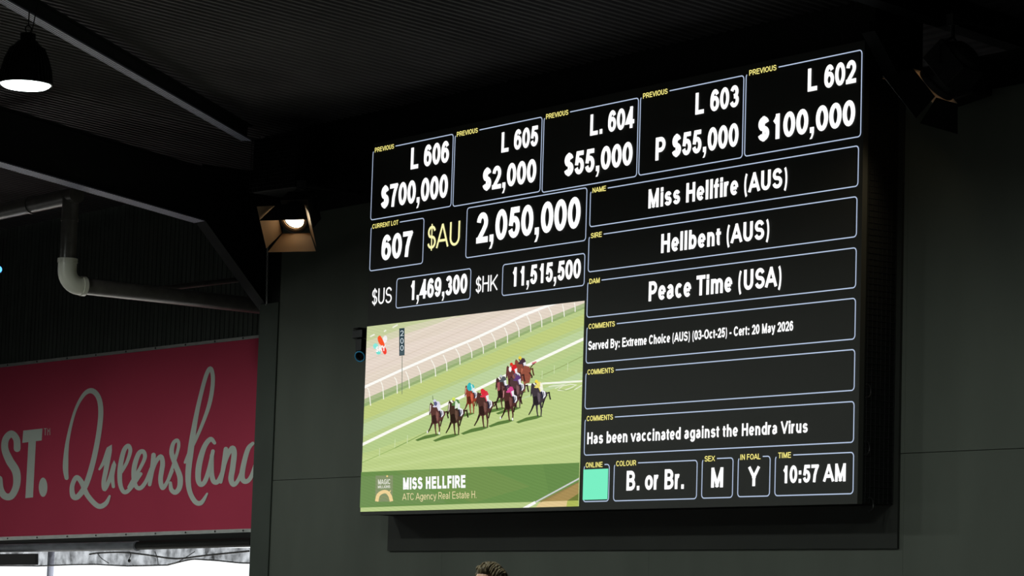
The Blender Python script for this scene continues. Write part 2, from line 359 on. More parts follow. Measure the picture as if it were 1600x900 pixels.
# cladding above the banner and the wall that carries it
YB = 1.6
zB1 = atY(200, 549, YB).z
m = MB(); m.box((-20, YB + .03, atY(200, 838, YB).z), (XL + .3, YB + .2, 7.5)); struct(m.build('wall_left', M_upper))
r = MB(); xx = -19.9
while xx < XL + .2:
    r.box((xx, YB + .02, zB1 + .02), (xx + .03, YB + .029, 7.25)); xx += .12
r = r.build('cladding_rib', M_upper, bpy.data.objects['wall_left']); r['kind'] = 'stuff'
m = MB(); m.box((XL + .0, YW + .31, 0), (XL + .2, YB, 7.2)); m.box((XL + .2, 3.3, 0), (40, 3.5, 7.2)); struct(m.build('wall_right', M_black))
m = MB(); m.box((-20.2, -30.7, 2.4), (-20, 1.6, 9.8)); struct(m.build('wall_end', M_dark))
# far side of the hall behind the camera: stands wall with a daylight opening
m = MB(); m.box((-30, -31, 0), (50, -30.7, 1.2)); m.box((-30, -31, 1.9), (50, -30.7, 9.8)); struct(m.build('wall_front', M_dark))
m = MB(); m.box((40, -31, 0), (40.3, 3.3, 9.7)); struct(m.build('wall_far', M_dark))

# ------------------------------------------------------------------ roof steel
def ibeam(name, A, B, depth, bf, label, side, flm, up=Vector((0, 0, 1)), depth2=None, lab2=None):
    """I-section: bottom flange centre line runs A -> B"""
    A = Vector(A); B = Vector(B); t = (B - A).normalized(); s = t.cross(up).normalized(); n = s.cross(t).normalized()
    d2 = depth2 or depth
    o = thing(name, label, 'beam', A)
    q = MB(); q.prism([A - s * .006, B - s * .006, B - s * .006 + n * d2, A - s * .006 + n * depth], s * .012); q.build('web', M_dark, o)
    for nm, off, dA, dB in (('bottom_flange', 0, 0, 0), ('top_flange', 1, depth, d2)):
        me = bpy.data.meshes.new(nm); a = A + n * dA; b = B + n * dB
        vs = []
        for p in (a, b):
            for sx, sz in ((-bf / 2, -.008), (bf / 2, -.008), (bf / 2, .008), (-bf / 2, .008)): vs.append(p + s * sx + n * sz)
        me.from_pydata([tuple(v) for v in vs], [], [(0, 1, 5, 4), (1, 2, 6, 5), (2, 3, 7, 6), (3, 0, 4, 7), (0, 3, 2, 1), (4, 5, 6, 7)])
        uv = me.uv_layers.new(name='uv'); Ln = (B - A).length
        for poly in me.polygons:
            for li in poly.loop_indices:
                vi = me.loops[li].vertex_index; uv.data[li].uv = ((Ln if vi >= 4 else 0) * 14, (bf if vi % 4 in (1, 2) else 0) * 14)
        me.materials.append(flm if off == 0 else M_dark)
        f = bpy.data.objects.new(nm, me); S.collection.objects.link(f); f.parent = o; f.location = -A
    return o
XR = -3.1
pA = atX(0, 256, XR); pB = atX(312, 346, XR)
tdir = (pA - pB).normalized(); pA2 = pB + tdir * 14
ib = ibeam('roof_beam', pB, pA2, .62, .26, 'long dark rafter with a pale netted bottom flange running to the wall corner', 1, M_flange)
# haunch: tapered plate from the flange end down to the column
pC = atX(413, 486, XR); pD = atX(417, 385, XR)
h = thing('haunch_bracket', 'dark triangular haunch plate under the rafter end at the wall corner', 'bracket', pC)
q = MB(); q.prism([pB, pC, Vector((XR, pC.y, 6.9)), Vector((XR, pB.y, 6.9))], (.014, 0, 0)); q.build('web_plate', M_dark, h)
q = MB(); e = (pC - pB); q.prism([pB + Vector((-.1, 0, 0)), pC + Vector((-.1, 0, 0)), pC + Vector((.13, 0, 0)), pB + Vector((.13, 0, 0))], (0, .012, -.012)); q.build('edge_flange', M_dark, h)
q = MB()
for t_ in (.02, .10):
    p = pB + Vector((-.02, .1 + t_ * 4, .05)); q.box(p, p + Vector((.12, .02, .5)))
q.build('stiffener', M_dark, h)
def onceil(px, py, off):
    n = Vector((0, .075, 1)); c = 7.3225 - off; d = ray(px, py); return CAM + d * ((c - n.dot(CAM)) / n.dot(d))
a = onceil(0, -2, .3); b = onceil(385, 219, .3); d_ = (a - b)
ibeam('roof_beam', b, b + d_ * 2.2, .17, .13, 'slim rafter crossing the top left ceiling corner beside the hanging lamp', 1, M_flange)
a = onceil(1356, 0, .26); b = onceil(1600, 80, .26); d_ = b - a
ibeam('roof_beam', a - d_ * 1.5, b + d_ * .1, .24, .2, 'black roof beam crossing the top right ceiling corner', 1, M_dark)
# right column haunch (mirror of the left one), dark against the roof
XR2 = 8.16
a = atX(1356, 50, XR2); b = atX(1400, 132, XR2)
h = thing('haunch_bracket', 'black sloping haunch at the upper right corner of the screen', 'bracket', b)
q = MB(); q.prism([a, b, b + Vector((0, .12, 0)), b + Vector((0, .12, .6)), a + Vector((0, 0, .1))], (.014, 0, 0)); q.build('web_plate', M_dark, h)
q = MB(); q.prism([a + Vector((-.08, 0, 0)), b + Vector((-.08, 0, 0)), b + Vector((.09, 0, 0)), a + Vector((.09, 0, 0))], (0, .012, -.012)); q.build('edge_flange', M_dark, h)
# eave beam above the right hand wall
m = MB(); m.box((8.1, YW + .02, 6.30), (16, YW + .3, 6.62)); struct(m.build('trim_3', M_black))
# thin pale chain on the corner
ch = thing('chain', 'thin pale chain hanging down the column corner below the left stage light', 'chain', atY(417, 480, .45))
top = atY(418, 386, .45); bot = atY(416.5, 480, .45); nL = 26
q = MB()
for i in range(nL):
    p = top.lerp(bot, i / (nL - 1)); ax = Vector((1, 0, 0)) if i % 2 else Vector((0, 1, 0)); hz = (top.z - bot.z) / nL * .62
    q.tube([p + ax * .010 * math.cos(k * math.pi / 3) + Vector((0, 0, hz * math.sin(k * math.pi / 3))) for k in range(6)], .0042, 5, closed=True)
q.build('link', M_chain, ch)['kind'] = 'stuff'
# faint diagonal brace
m = MB(); a = atX(262, 450, -4.2); b = atX(378, 436, -4.2); m.tube([a - (b - a) * .2, b + (b - a) * .4], .035, 10)
tag(m.build('brace_pipe', M_pipe), 'faint dark diagonal brace tube above the drain pipe behind the haunch', 'pipe')

# ------------------------------------------------------------------ drain pipe
XP = -3.8
c1 = atX(104, 442, XP); rP = .098
dp = thing('drain_pipe', 'dark drain pipe with a white elbow hanging left of the haunch', 'pipe', c1)
top = atX(98, 308, XP); top.y = c1.y; top.x = c1.x; top.z += 0.02
endr = atX(412, 486, XP - .0)
el_p = []
R_ = .17
cent = Vector((c1.x, c1.y + R_ * .9, c1.z + R_ * .75))
zrun = c1.z - .02
cent = Vector((c1.x, c1.y + R_, zrun + R_))
for i in range(9):
    a = math.pi + (math.pi / 2) * i / 8
    el_p.append(cent + Vector((0, R_ * math.cos(a), R_ * math.sin(a))))
up_end = el_p[0] + Vector((0, 0, .13)); rt_end = el_p[-1] + Vector((0, .06, 0))
q = MB(); q.tube([up_end] + el_p + [rt_end], rP * 1.14, 24); q.tube([up_end + Vector((0, 0, -.04)), up_end + Vector((0, 0, .012))], rP * 1.22, 24); q.tube([rt_end + Vector((0, -.04, 0)), rt_end + Vector((0, .012, 0))], rP * 1.22, 24)
q.build('elbow', M_pvc, dp, label='white plastic elbow')
q = MB(); q.tube([up_end, top], rP, 24); q.build('downpipe', M_pipe, dp)
q = MB(); q.tube([rt_end, Vector((rt_end.x, YB - .01, rt_end.z - .02))], rP, 24); q.build('level_pipe', M_pipe, dp)
q = MB(); q.tube([top + Vector((.16, 0, .0)), top + Vector((-8, 0, .0))], rP * 1.0, 24); q.tube([top + Vector((-1.0, 0, .0)), top + Vector((-1.06, 0, .0))], rP * 1.12, 24); q.build('upper_pipe', M_pipe, dp)
q = MB(); q.tube([top + Vector((0, 0, -.3)), top + Vector((0, 0, -.27))], rP * 1.08, 24); q.build('joint_collar', M_pipe, dp)

# ------------------------------------------------------------------ LED screen
A_ = 7.9805; Z0 = 6.748369
def bx(u): return u * A_
def bz(v): return Z0 - v * 4
scr = thing('led_screen', 'large black led auction screen showing lot 607 and a horse race', 'screen', (4, 0, bz(1.0218)))
x0, x1, z0, z1 = bx(.0002), bx(1.0075), bz(1.0218), bz(-.022)
q = MB(); q.box((x0, 0, z0), (x1, .06, z1)); q.build('display_face', M_face, scr)
q = MB(); q.box((x0 + .01, .061, z0 + .01), (x1 - .004, YW - .03, z1 - .01)); cab = q.build('cabinet_body', M_black, scr)
# wire guard on the right side, one tube grid
q = MB(); xs = x1 + .004
yy = .09
while yy < YW - .03: q.box((xs - .006, yy, z0 + .02), (xs, yy + .004, z1 - .02)); yy += .055
zz = z0 + .05
while zz < z1 - .05: q.box((xs - .006, .08, zz), (xs, YW - .04, zz + .004)); zz += .055
g = q.build('side_mesh', M_fix, scr); g['kind'] = 'stuff'
for px, py in ((1356, 788), (1352, 611), (1350, 700)):
    p = atX(px, py, x1 + .01); q = MB()
    q.tube([p + Vector((.02, .05 * math.sin(t), .06 * math.cos(t))) for t in [math.pi * k / 8 - .2 for k in range(10)]], .007, 8); q.build('cable_loop', M_fix, scr)
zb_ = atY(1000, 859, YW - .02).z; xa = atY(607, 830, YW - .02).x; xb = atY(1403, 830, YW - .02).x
q = MB(); q.box((xa, YW - .028, zb_), (xb, YW - .001, z1 - .05)); q.build('screen_shadow_board', M_shadow, scr, label='dark sheet in place of the screen shadow on the wall')  # dark sheet stands in for the screen's cast shadow on the wall
YT = -.004
BOX = [('606', 582.7, 234.9, 708.1, 210.3, 704.8, 322.9, 579.4, 343.1),
 ('605', 711.4, 210, 847.4, 183.6, 843.4, 299.8, 707.4, 322.2),
 ('604', 850.7, 183.9, 998.4, 152, 994, 276, 846.3, 300.5),
 ('603', 1001.6, 152, 1163.2, 116.8, 1158.8, 245.6, 997.2, 274.8),
 ('602', 1166.4, 116.4, 1347.6, 76.4, 1344, 212.4, 1162.8, 245.2),
 ('lot', 580.2, 354.4, 662.7, 340.9, 660.1, 412, 577.2, 423),
 ('au', 730.1, 324.7, 917.5, 293.6, 914.5, 376.4, 727.6, 402.4),
 ('us', 620.1, 434.7, 736, 420.8, 734.2, 467, 618.7, 481.6),
 ('hk', 785.8, 413.4, 913.8, 396.2, 912.7, 445.7, 784.4, 462.2),
 ('name', 922.9, 299, 1342, 226.8, 1340, 290, 921.1, 355.2),
 ('sire', 920.6, 370, 1339.6, 306, 1337.6, 369.2, 918.6, 425.6),
 ('dam', 918.2, 441.3, 1337.6, 386, 1337.3, 448.8, 917, 496.3),
 ('c1', 917.4, 510.7, 1336.8, 465.9, 1335.7, 529.4, 915.2, 567.8),
 ('c2', 915.2, 582.7, 1335.7, 545.4, 1334.6, 609.4, 914.2, 639.3),
 ('c3', 914.2, 655.3, 1334.6, 626.5, 1333.6, 691, 912.6, 711.3),
 ('on', 913, 728, 952, 724.7, 951, 782.8, 911, 784),
 ('col', 960, 725.8, 1089, 718.3, 1088.6, 779.6, 958.4, 782.3),
 ('sex', 1097.7, 717.7, 1145.2, 715, 1144.6, 777, 1096, 778.6),
 ('foal', 1154.3, 714.5, 1203.4, 713, 1202.3, 774.8, 1152, 776.4),
 ('time', 1212, 711.9, 1333.6, 707, 1333, 771.6, 1210.3, 774.3)]   # corners in the photograph: top left, top right, bottom right, bottom left
HEAD = {'606': ('PREVIOUS', 585.9, 615.7), '605': ('PREVIOUS', 714, 746.6), '604': ('PREVIOUS', 853.3, 888), '603': ('PREVIOUS', 1004.8, 1043.2), '602': ('PREVIOUS', 1170.8, 1213.2),
 'lot': ('CURRENT LOT', 581.9, 622.4), 'name': ('NAME', 926, 946.8), 'sire': ('SIRE', 923.2, 940.4), 'dam': ('DAM', 921, 937), 'c1': ('COMMENTS', 919.8, 960.8), 'c2': ('COMMENTS', 918, 959), 'c3': ('COMMENTS', 916.9, 957.8),
 'on': ('ONLINE', 915.3, 941.6), 'col': ('COLOUR', 962.9, 994), 'sex': ('SEX', 1101, 1117), 'foal': ('IN FOAL', 1157, 1188.4), 'time': ('TIME', 1216, 1236)}
LW = .0120
for k, *cn in BOX:
    cn = [atY(cn[i], cn[i + 1], YT) for i in (0, 2, 4, 6)]
    X0, X1 = (cn[0].x + cn[3].x) / 2, (cn[1].x + cn[2].x) / 2; ZT, ZB = (cn[0].z + cn[1].z) / 2, (cn[2].z + cn[3].z) / 2; r_ = .035
    P = [(X1 - r_, ZT)] + arc(X1 - r_, ZT - r_, r_, r_, 90, 0, 4) + arc(X1 - r_, ZB + r_, r_, r_, 0, -90, 4) + arc(X0 + r_, ZB + r_, r_, r_, 270, 180, 4) + arc(X0 + r_, ZT - r_, r_, r_, 180, 90, 4)
    if k in HEAD:
        s_, a, b = HEAD[k]; ya = 0
        hx0 = atY(a, 300, YT).x; hx1 = atY(b, 300, YT).x
        # solve on the plane at the right height
        for _ in range(1): pass
        def xat(px):
            lo, hi = 0., 1000.
            # pixel column -> X on the line z = ZT
            y = 450.
            for _ in range(12):
                p = atY(px, y, YT); y += (p.z - ZT) * 160
            return p.x
        hx0, hx1 = xat(a), xat(b)
        P = [(hx1 + .03, ZT)] + P[1:]
        if hx0 - .02 < X0 + r_: P = P[:-2]
        q = MB(); hgt = .052; qs, lo, hi = text_quads(s_, True, .125); kx = (hx1 - hx0) / (hi - lo); kz = hgt / .716
        for qq in qs: q.face([(hx0 + (x_ - lo) * kx, YT - .001, ZT - hgt * .5 + y_ * kz + .002) for x_, y_ in qq])
        q.build('field_heading', E_yellow, scr, label='small yellow heading reading ' + s_)
    q = MB()
    for qq in ribbon(P, LW, LW * .85, closed=k not in HEAD, square=False): q.face([(x_, YT, z_) for x_, z_ in qq])
    q.build('field_border', E_line, scr)
TXT = [('L 606', 641.6, 643, 264.7, 231.2, 701.2), ('$700,000', 594.8, 614, 323.3, 287.4, 699.3), ('L 605', 783.3, 784, 238.6, 207.2, 840.5), ('$2,000', 753.6, 771, 296, 260, 837.5),
 ('L. 604', 922, 924, 212, 179, 990.8), ('$55,000', 881.2, 980, 258.9, 221.9, 988), ('L 603', 1086.4, 1088, 179.2, 145.4, 1154.4), ('P $55,000', 1024, 1026, 250.8, 215.2, 1153.6),
 ('L 602', 1262, 1264, 143.2, 107.4, 1337.6), ('$100,000', 1184, 1214, 217.2, 177.8, 1336), ('607', 595.7, 633, 402, 362, 643.8), ('2,050,000', 744, 753, 379.4, 332, 906.5),
 ('1,469,300', 640.9, 646, 468.6, 438.6, 729.8), ('11,515,500', 800.1, 806, 447.5, 417.5, 907.2), ('Miss Hellfire (AUS)', 1013, 1021, 324.7, 294.9, 1230.8), ('Hellbent (AUS)', 1032.8, 1040, 394.7, 365, 1202.5),
 ('Peace Time (USA)', 1013.4, 1016, 470.7, 440, 1221.5), ('Served By: Extreme Choice (AUS) (03-Oct-25) - Cert: 20 May 2026', 919.1, 925, 546.8, 532.6, 1239.3), ('Has been vaccinated against the Hendra Virus', 917.5, 922, 694, 675.6, 1262),
 ('B. or Br.', 978.7, 985, 766.4, 735.6, 1068.5), ('M', 1111, 1120, 761.7, 730.5, 1129.7), ('Y', 1169.2, 1178, 759.6, 728, 1186.3), ('10:57 AM', 1223, 1312, 752.4, 724.2, 1321.3)]
for s_, a, xr, yb, yt, b in TXT:
    q = MB()
    # the right edge is measured higher up the picture: follow the line's own slope
    A0 = atY(a, yb, YT); zb0 = atY(xr, yb, YT).z
    def xz(px):
        y = yb
        for _ in range(12):
            p = atY(px, y, YT); y += (p.z - zb0) * 160
        return y
    yb_a = xz(a); yb_b = xz(b)
    Xa = atY(a, yb_a, YT).x; Xb = atY(b, yb_b, YT).x; zt0 = atY(xr, yt, YT).z
    qs, lo, hi = text_quads(s_, True, .172 if len(s_) < 30 else .160); kx = (Xb - Xa) / (hi - lo); kz = (zt0 - zb0) / .716
    for qq in qs: q.face([(Xa + (x_ - lo) * kx, YT - .001, zb0 + y_ * kz) for x_, y_ in qq])
    q.build('field_text', E_white, scr, label='white lettering reading ' + s_)
for s_, a, xr, yb, yt, b, m_ in (('$AU', 667.4, 690.5, 387, 349.4, 718, E_cream), ('$US', 581, 595.6, 475.1, 450.2, 611.9, E_white), ('$HK', 743, 758, 456, 431, 777, E_white)):
    q = MB(); zb0 = atY(xr, yb, YT).z; zt0 = atY(xr, yt, YT).z
    yA = yb + (xr - a) * .13; yB_ = yb - (b - xr) * .13
    Xa = atY(a, yA, YT).x; Xb = atY(b, yB_, YT).x
    qs, lo, hi = text_quads(s_, False, .095); kx = (Xb - Xa) / (hi - lo); kz = (zt0 - zb0) / .716
    for qq in qs: q.face([(Xa + (x_ - lo) * kx, YT - .001, zb0 + y_ * kz) for x_, y_ in qq])
    q.build('currency_text', m_, scr, label=('pale yellow' if m_ is E_cream else 'thin white') + ' lettering reading ' + s_)
q = MB(); q.face([(bx(.5075), YT - .0005, bz(.9965)), (bx(.5578), YT - .0005, bz(.9965)), (bx(.5578), YT - .0005, bz(.921)), (bx(.5075), YT - .0005, bz(.921))]); q.build('online_tile', E_green, scr)

# ---- race picture on the screen: flat coloured shapes
VC = {}; vmats = []
vp = MB(); layer = [0]
def vm(c):
    if c not in VC: VC[c] = len(vmats); vmats.append(emis('video_%d_%d_%d' % c, lin(c), 1.0, True))
    return VC[c]
VX0, VX1, VZ0, VZ1 = bx(.0002), bx(.5001), bz(1.0121), bz(.4956)
def clipv(P):
    # clip polygon to the picture rectangle
    for ax, lim, sgn in ((0, VX0, 1), (0, VX1, -1), (1, VZ0, 1), (1, VZ1, -1)):
        out = []
        for i in range(len(P)):
            a, b = P[i - 1], P[i]; ia = (a[ax] - lim) * sgn >= 0; ib = (b[ax] - lim) * sgn >= 0
            if ia != ib:
                t = (lim - a[ax]) / (b[ax] - a[ax]); out.append(tuple(a[j] + (b[j] - a[j]) * t for j in range(2)))
            if ib: out.append(b)
        P = out
        if len(P) < 3: return []
    return P
def vpoly(pts, c, up=True):
    if up: layer[0] += 1
    Y = YT - layer[0] * .00003
    P = [(lambda w_: (w_.x, w_.z))(atY(px, py, 0)) for px, py in pts]
    P = clipv(P)
    if len(P) >= 3: vp.face([(x_, Y, z_) for x_, z_ in P], vm(c))
def vline(pts, w_, c, widths=None, closed=False):
    layer[0] += 1
    for qq in ribbon(pts, w_, w_, square=False, widths=widths, closed=closed): vpoly(qq, c, False)
def vell(cx, cy, rx, ry, c, ang=0, n=14):
    ca, sa = math.cos(ang), math.sin(ang)
    vpoly([(cx + rx * math.cos(t) * ca - ry * math.sin(t) * sa, cy + rx * math.cos(t) * sa + ry * math.sin(t) * ca) for t in [2 * math.pi * k / n for k in range(n)]], c)
vpoly([(560, 505), (915, 465), (915, 800), (555, 805)], (186, 205, 139))
# mown stripes
for x_, c in ((0, (192, 206, 128)), (26, (190, 211, 158)), (60, (181, 204, 138)), (96, (191, 212, 160)), (128, (186, 204, 132))):
    vpoly([(560, 640 + x_), (915, 490 + x_ * .92), (915, 508 + x_ * .92), (560, 660 + x_)], c)
vpoly([(560, 712), (915, 590), (915, 730), (560, 760)], (190, 209, 138))
for i in range(7):
    y = 705 + i * 9; vpoly([(560, y + 4), (915, y - 60), (915, y - 56), (560, y + 8)], (195, 213, 144) if i % 2 else (187, 206, 135))
# turf edge and sand track
vpoly([(560, 640), (569, 636), (640, 604), (759, 551), (840, 513), (915, 482), (915, 468), (560, 500)], (152, 176, 118))
vpoly([(560, 636), (569, 631), (640, 600), (759, 547), (840, 509), (915, 479), (915, 468), (560, 500)], (170, 186, 138))
vpoly([(560, 630), (569, 624), (640, 593), (759, 540), (840, 503), (915, 473), (915, 460), (560, 500)], (228, 214, 198))
vpoly([(560, 590), (915, 462), (915, 455), (560, 560)], (231, 216, 203))
vpoly([(560, 505), (572, 508), (740, 489), (700, 500), (640, 520), (572, 545), (560, 550)], (214, 212, 180))
vpoly([(560, 505), (572, 508), (705, 493), (640, 509), (600, 524), (572, 534), (560, 540)], (199, 208, 158))
for i in range(6): vpoly([(560, 560 + i * 9), (915, 405 + i * 9), (915, 406.3 + i * 9), (560, 561.5 + i * 9)], (222, 207, 191) if i % 2 else (235, 222, 208))
for a, b in (((579, 526), (586, 522.5)), ((600.5, 518), (604, 516)), ((614, 512), (622, 507.5))): vline([a, b], 2.2, (242, 242, 226))
# running rail and its posts
POST = [((574.7, 606), (577.5, 613), (579.7, 634)), ((595.3, 595), (598.6, 605), (600, 624)), ((616.7, 589), (620.5, 597), (621.3, 615)), ((634.4, 580), (639, 592), (640.3, 607)), ((652.4, 571.8), (657.5, 583), (658.6, 598.5)), ((674, 561.7), (680, 574), (681.3, 588.4)), ((692.9, 554.5), (698, 566), (699, 579.7)), ((712.3, 544.4), (718.3, 556), (719.3, 569.6)), ((731, 536.4), (737, 548), (738, 559.5)), ((749.3, 528), (755, 540), (756, 552.7)), ((768, 520), (774, 532), (775, 544)), ((788.7, 512), (793.2, 523), (793.6, 536)), ((805.3, 502), (811, 514), (811.6, 526.7)), ((823.3, 492), (829, 505), (830, 518.7)), ((842, 486.7), (846.6, 497), (847.3, 511.3)), ((856.7, 478.7), (862.5, 490), (863.3, 503.3)), ((879.3, 475.3), (881.6, 485), (882.4, 495)), ((898, 472.7), (899.2, 480), (899.3, 487.3))]
for p in POST: vline(catmull(p, 4), 1.35, (250, 248, 236))
vline([(560, 609.5), (570.7, 604.7), (596, 593), (629.3, 577.6), (690, 551), (740, 530), (780, 511.5), (820, 492), (856, 478), (880, 470)], 4.0, (255, 254, 248))
# course markings
vline([(560, 698), (566.7, 694.7), (613.3, 672), (670.7, 645.3), (698.7, 631.3), (740, 611.5), (780, 592), (820, 573.3), (911.5, 530), (918, 527)], 4.3, (253, 253, 243))
vline([(822, 601.5), (853.3, 599), (915, 595.3)], 3.0, (246, 248, 232))
for P_ in (((868, 607), (884, 600), (876, 602), (858, 604)), ((872, 609), (880, 603), (892, 600.5), (901, 601.5), (893, 606), (882, 610), (872, 609.5)), ((898, 609), (910, 602))): vline(P_, 1.6, (228, 234, 205))
vline([(872, 608), (886, 610.5), (900, 606)], 1.2, (160, 182, 110))
vline([(845, 588), (876, 574), (912, 556)], 1.4, (158, 176, 112))
vline([(618, 700), (650, 684), (674, 672)], 1.4, (140, 168, 96)); vline([(566, 723), (618, 700)], 1.2, (160, 186, 110))
for x_, y_ in ((637.5, 680), (618, 686), (594, 700), (848, 579), (867, 571), (888, 567)): vline([(x_, y_), (x_ - .5, y_ + 13)], 1.0, (206, 222, 172))
# horses
T_LEG = [[(16.5, 70), (12.5, 80), (8, 88)], [(20.5, 72), (21, 82), (22.3, 90.5)], [(26.5, 70), (27.8, 81), (27.2, 90)], [(33, 61), (30.5, 70), (29, 77)]]
T_BODY = catmull([(14, 46), (18, 42), (23, 45), (29, 50), (35.5, 52), (37.2, 57), (33.5, 63), (27.5, 70), (20, 73.5), (15, 71), (14.5, 62), (13, 53)], 3, True)
T_HEAD = [(12, 40.5), (14, 38.5), (17, 41), (17, 48), (14, 50), (12.5, 58), (11, 59.2), (11, 51), (11.5, 46)]
def horse(hx, hy, s, coat, silk, capc, blaze=None, lean=1, boots=None):
    def t(P): return [(hx + (x_ - 20) * s, hy + (y_ - 36) * s) for x_, y_ in P]
    dk = tuple(int(v * .62) for v in coat); lt = tuple(min(255, int(v * 1.35 + 12)) for v in coat)
    vpoly(t([(-12, 99), (4, 92), (22, 88.5), (30, 90), (20, 94), (2, 98), (-8, 101)]), (92, 124, 62))
    vline(t([(36, 54), (40, 53), (40.5, 58), (42, 64)]), 2.2 * s, dk)
    for i, L in enumerate(T_LEG):
        vline(t(L), 2.2 * s, dk if i in (0, 3) else coat, widths=[1.6, 1.0, .75])
    if boots:
        for i in boots: vline(t([T_LEG[i][2], (T_LEG[i][2][0] - .2, T_LEG[i][2][1] - 4)]), 1.9 * s, (245, 245, 240))
    vpoly(t(T_BODY), coat)
    vpoly(t([(15, 60), (20, 58), (25, 64), (22, 73), (16, 71)]), dk)
    vpoly(t([(22, 52), (26, 55), (26, 66), (23.5, 69), (22, 62)]), lt)
    vpoly(t(T_HEAD), coat); vpoly(t([(12.5, 40.5), (13.5, 37), (14.6, 40.5)]), dk)
    vpoly(t([(11, 52), (12.6, 52), (12.2, 58.6), (11, 59.2)]), dk)
    if blaze: vpoly(t([(12.6, 43), (14, 42), (13.2, 52), (11.8, 55)]), blaze)
    vpoly(t([(28, 48), (34, 51.5), (34.5, 58), (31, 62.5), (29.5, 58)]), (240, 240, 246))   # number cloth
    vline(t([(31, 52), (32, 58)]), 1.3 * s, (60, 60, 80))
    vline(t([(25.5, 49), (28.5, 53), (30, 59), (28.8, 62)]), 2.3 * s, (40, 40, 60))           # boot
    vpoly(t([(19, 42), (23, 36), (27, 36.5), (29.5, 42), (29, 49), (26, 52), (23.5, 46), (18, 44.5)]), silk)
    vpoly(t([(25, 44), (29.2, 42), (29.5, 50), (27, 52)]), (236, 236, 240))                   # breeches
    vline(t([(23, 41), (20.5, 45), (17, 44.5)]), 2.0 * s, silk)
    vell(hx, hy, 2.6 * s, 3.0 * s, capc); vpoly(t([(17.6, 37), (20, 38), (20.5, 40.5), (18.6, 40.6)]), (120, 90, 80))
    return t
horse(813.3, 559.5, .98, (140, 78, 60), (70, 52, 64), (238, 214, 70))
vpoly([(820, 571), (828, 573), (831, 585), (828, 598), (820, 600), (814, 588)], (150, 84, 66))
vline([(829, 576), (833, 570), (837, 567.5)], 1.6, (80, 60, 50)); vline([(832, 568), (839, 565.5)], 2.2, (222, 120, 128)); vline([(828, 582), (832, 588), (831.5, 591)], 2.4, (70, 50, 42))
horse(800, 569.5, .95, (104, 60, 56), (214, 38, 44), (226, 58, 40)); vell(798, 577, 2.2, 4.2, (250, 246, 246))
horse(783.6, 588, .92, (74, 46, 44), (84, 90, 96), (196, 206, 200)); vpoly([(778, 598), (782, 597), (782, 610), (778, 611)], (160, 84, 88))
horse(806, 586, .95, (84, 60, 60), (98, 66, 120), (112, 84, 108))
horse(734.8, 600.5, .84, (148, 66, 46), (64, 190, 190), (34, 168, 176), blaze=(214, 170, 150))
vell(735, 605, 4.4, 6, (58, 186, 188)); vline([(737.5, 601), (739, 606), (738.5, 611)], 1.8, (206, 240, 236))
horse(795, 604, .98, (80, 48, 44), (214, 74, 142), (86, 62, 84), blaze=(214, 150, 150), boots=(0, 2))
horse(839.3, 596.5, 1.0, (66, 58, 64), (236, 220, 116), (244, 222, 74)); vpoly([(845, 597), (849, 601), (850, 609), (846, 612)], (248, 246, 226))
horse(755, 610.5, 1.06, (82, 52, 46), (218, 58, 78), (222, 44, 54)); vell(756.5, 613, 4.0, 4.6, (220, 48, 62))
horse(710.3, 624, 1.02, (70, 50, 40), (94, 136, 76), (212, 232, 96), blaze=(240, 232, 214)); vpoly([(713, 625), (718, 631), (717, 637), (712, 639)], (222, 236, 214))
horse(680.8, 627, .96, (92, 58, 52), (222, 218, 236), (206, 206, 226), blaze=(246, 240, 236), boots=(0, 2)); vell(682, 631, 2.6, 3.4, (94, 96, 134)); vline([(678, 625), (677.4, 618.5)], .8, (60, 80, 60))
# lower caption band
vpoly([(555, 738.4), (566, 737.8), (740, 730.2), (915, 722.6), (915, 782.2), (740, 787), (555, 793.6)], (108, 144, 78))
vpoly([(555, 745), (640, 742), (700, 786), (555, 792)], (114, 146, 86)); vpoly([(620, 737), (760, 731), (830, 760), (740, 786)], (116, 146, 80)); vpoly([(850, 726), (915, 723), (915, 745), (860, 775)], (104, 140, 76))
vpoly([(845, 783.5), (915, 748), (915, 782)], (160, 136, 84)); vpoly([(858, 783.2), (900, 758), (915, 752), (915, 782)], (168, 142, 88)); vpoly([(888, 782.5), (915, 765), (915, 782)], (112, 122, 58))
vpoly([(836, 796), (846, 783.8), (888, 782.6), (886, 796)], (226, 200, 146)); vpoly([(886, 796), (888, 782.6), (915, 782), (915, 796)], (176, 186, 92))
vline([(837.3, 785.3), (907.3, 747.3), (915, 743)], 2.4, (206, 208, 206)); vline([(818, 796), (828, 790.5), (838, 785)], 4.5, (252, 252, 248))
vline([(846, 785), (878, 768), (908, 752)], .8, (120, 116, 72))
# distance marker
vpoly([(625.3, 513.3), (633.6, 512.5), (633.6, 555.3), (625.3, 556.2)], (52, 70, 78)); vpoly([(626, 549), (633, 548.4), (633, 554.5), (626, 555.2)], (74, 92, 98)); vline([(629.8, 556), (629.6, 616)], .9, (110, 122, 106))
def vtext(s_, a, yb_a, b, yb_b, cap_a, c, wt=.15):
    layer[0] += 1; qs, lo, hi = text_quads(s_, True, wt)
    for qq in qs:
        P = []
        for x_, y_ in qq:
            t = (x_ - lo) / (hi - lo); P.append((a + (b - a) * t, yb_a + (yb_b - yb_a) * t - y_ / .716 * cap_a[0] * (1 - t) - y_ / .716 * cap_a[1] * t))
        vpoly(P, c, False)
for k, y in enumerate((525.2, 537.2, 548.2)): vtext('200'[k], 627.0, y, 632.2, y - .3, (8.6, 8.6), (216, 228, 232), .10)
vtext('MISS HELLFIRE', 631.4, 765.2, 728.9, 762.4, (18.6, 20.2), (255, 255, 255), .21)
vtext('ATC Agency Real Estate H.', 630.2, 781.8, 746, 778.2, (10.6, 11.4), (246, 226, 176), .085)
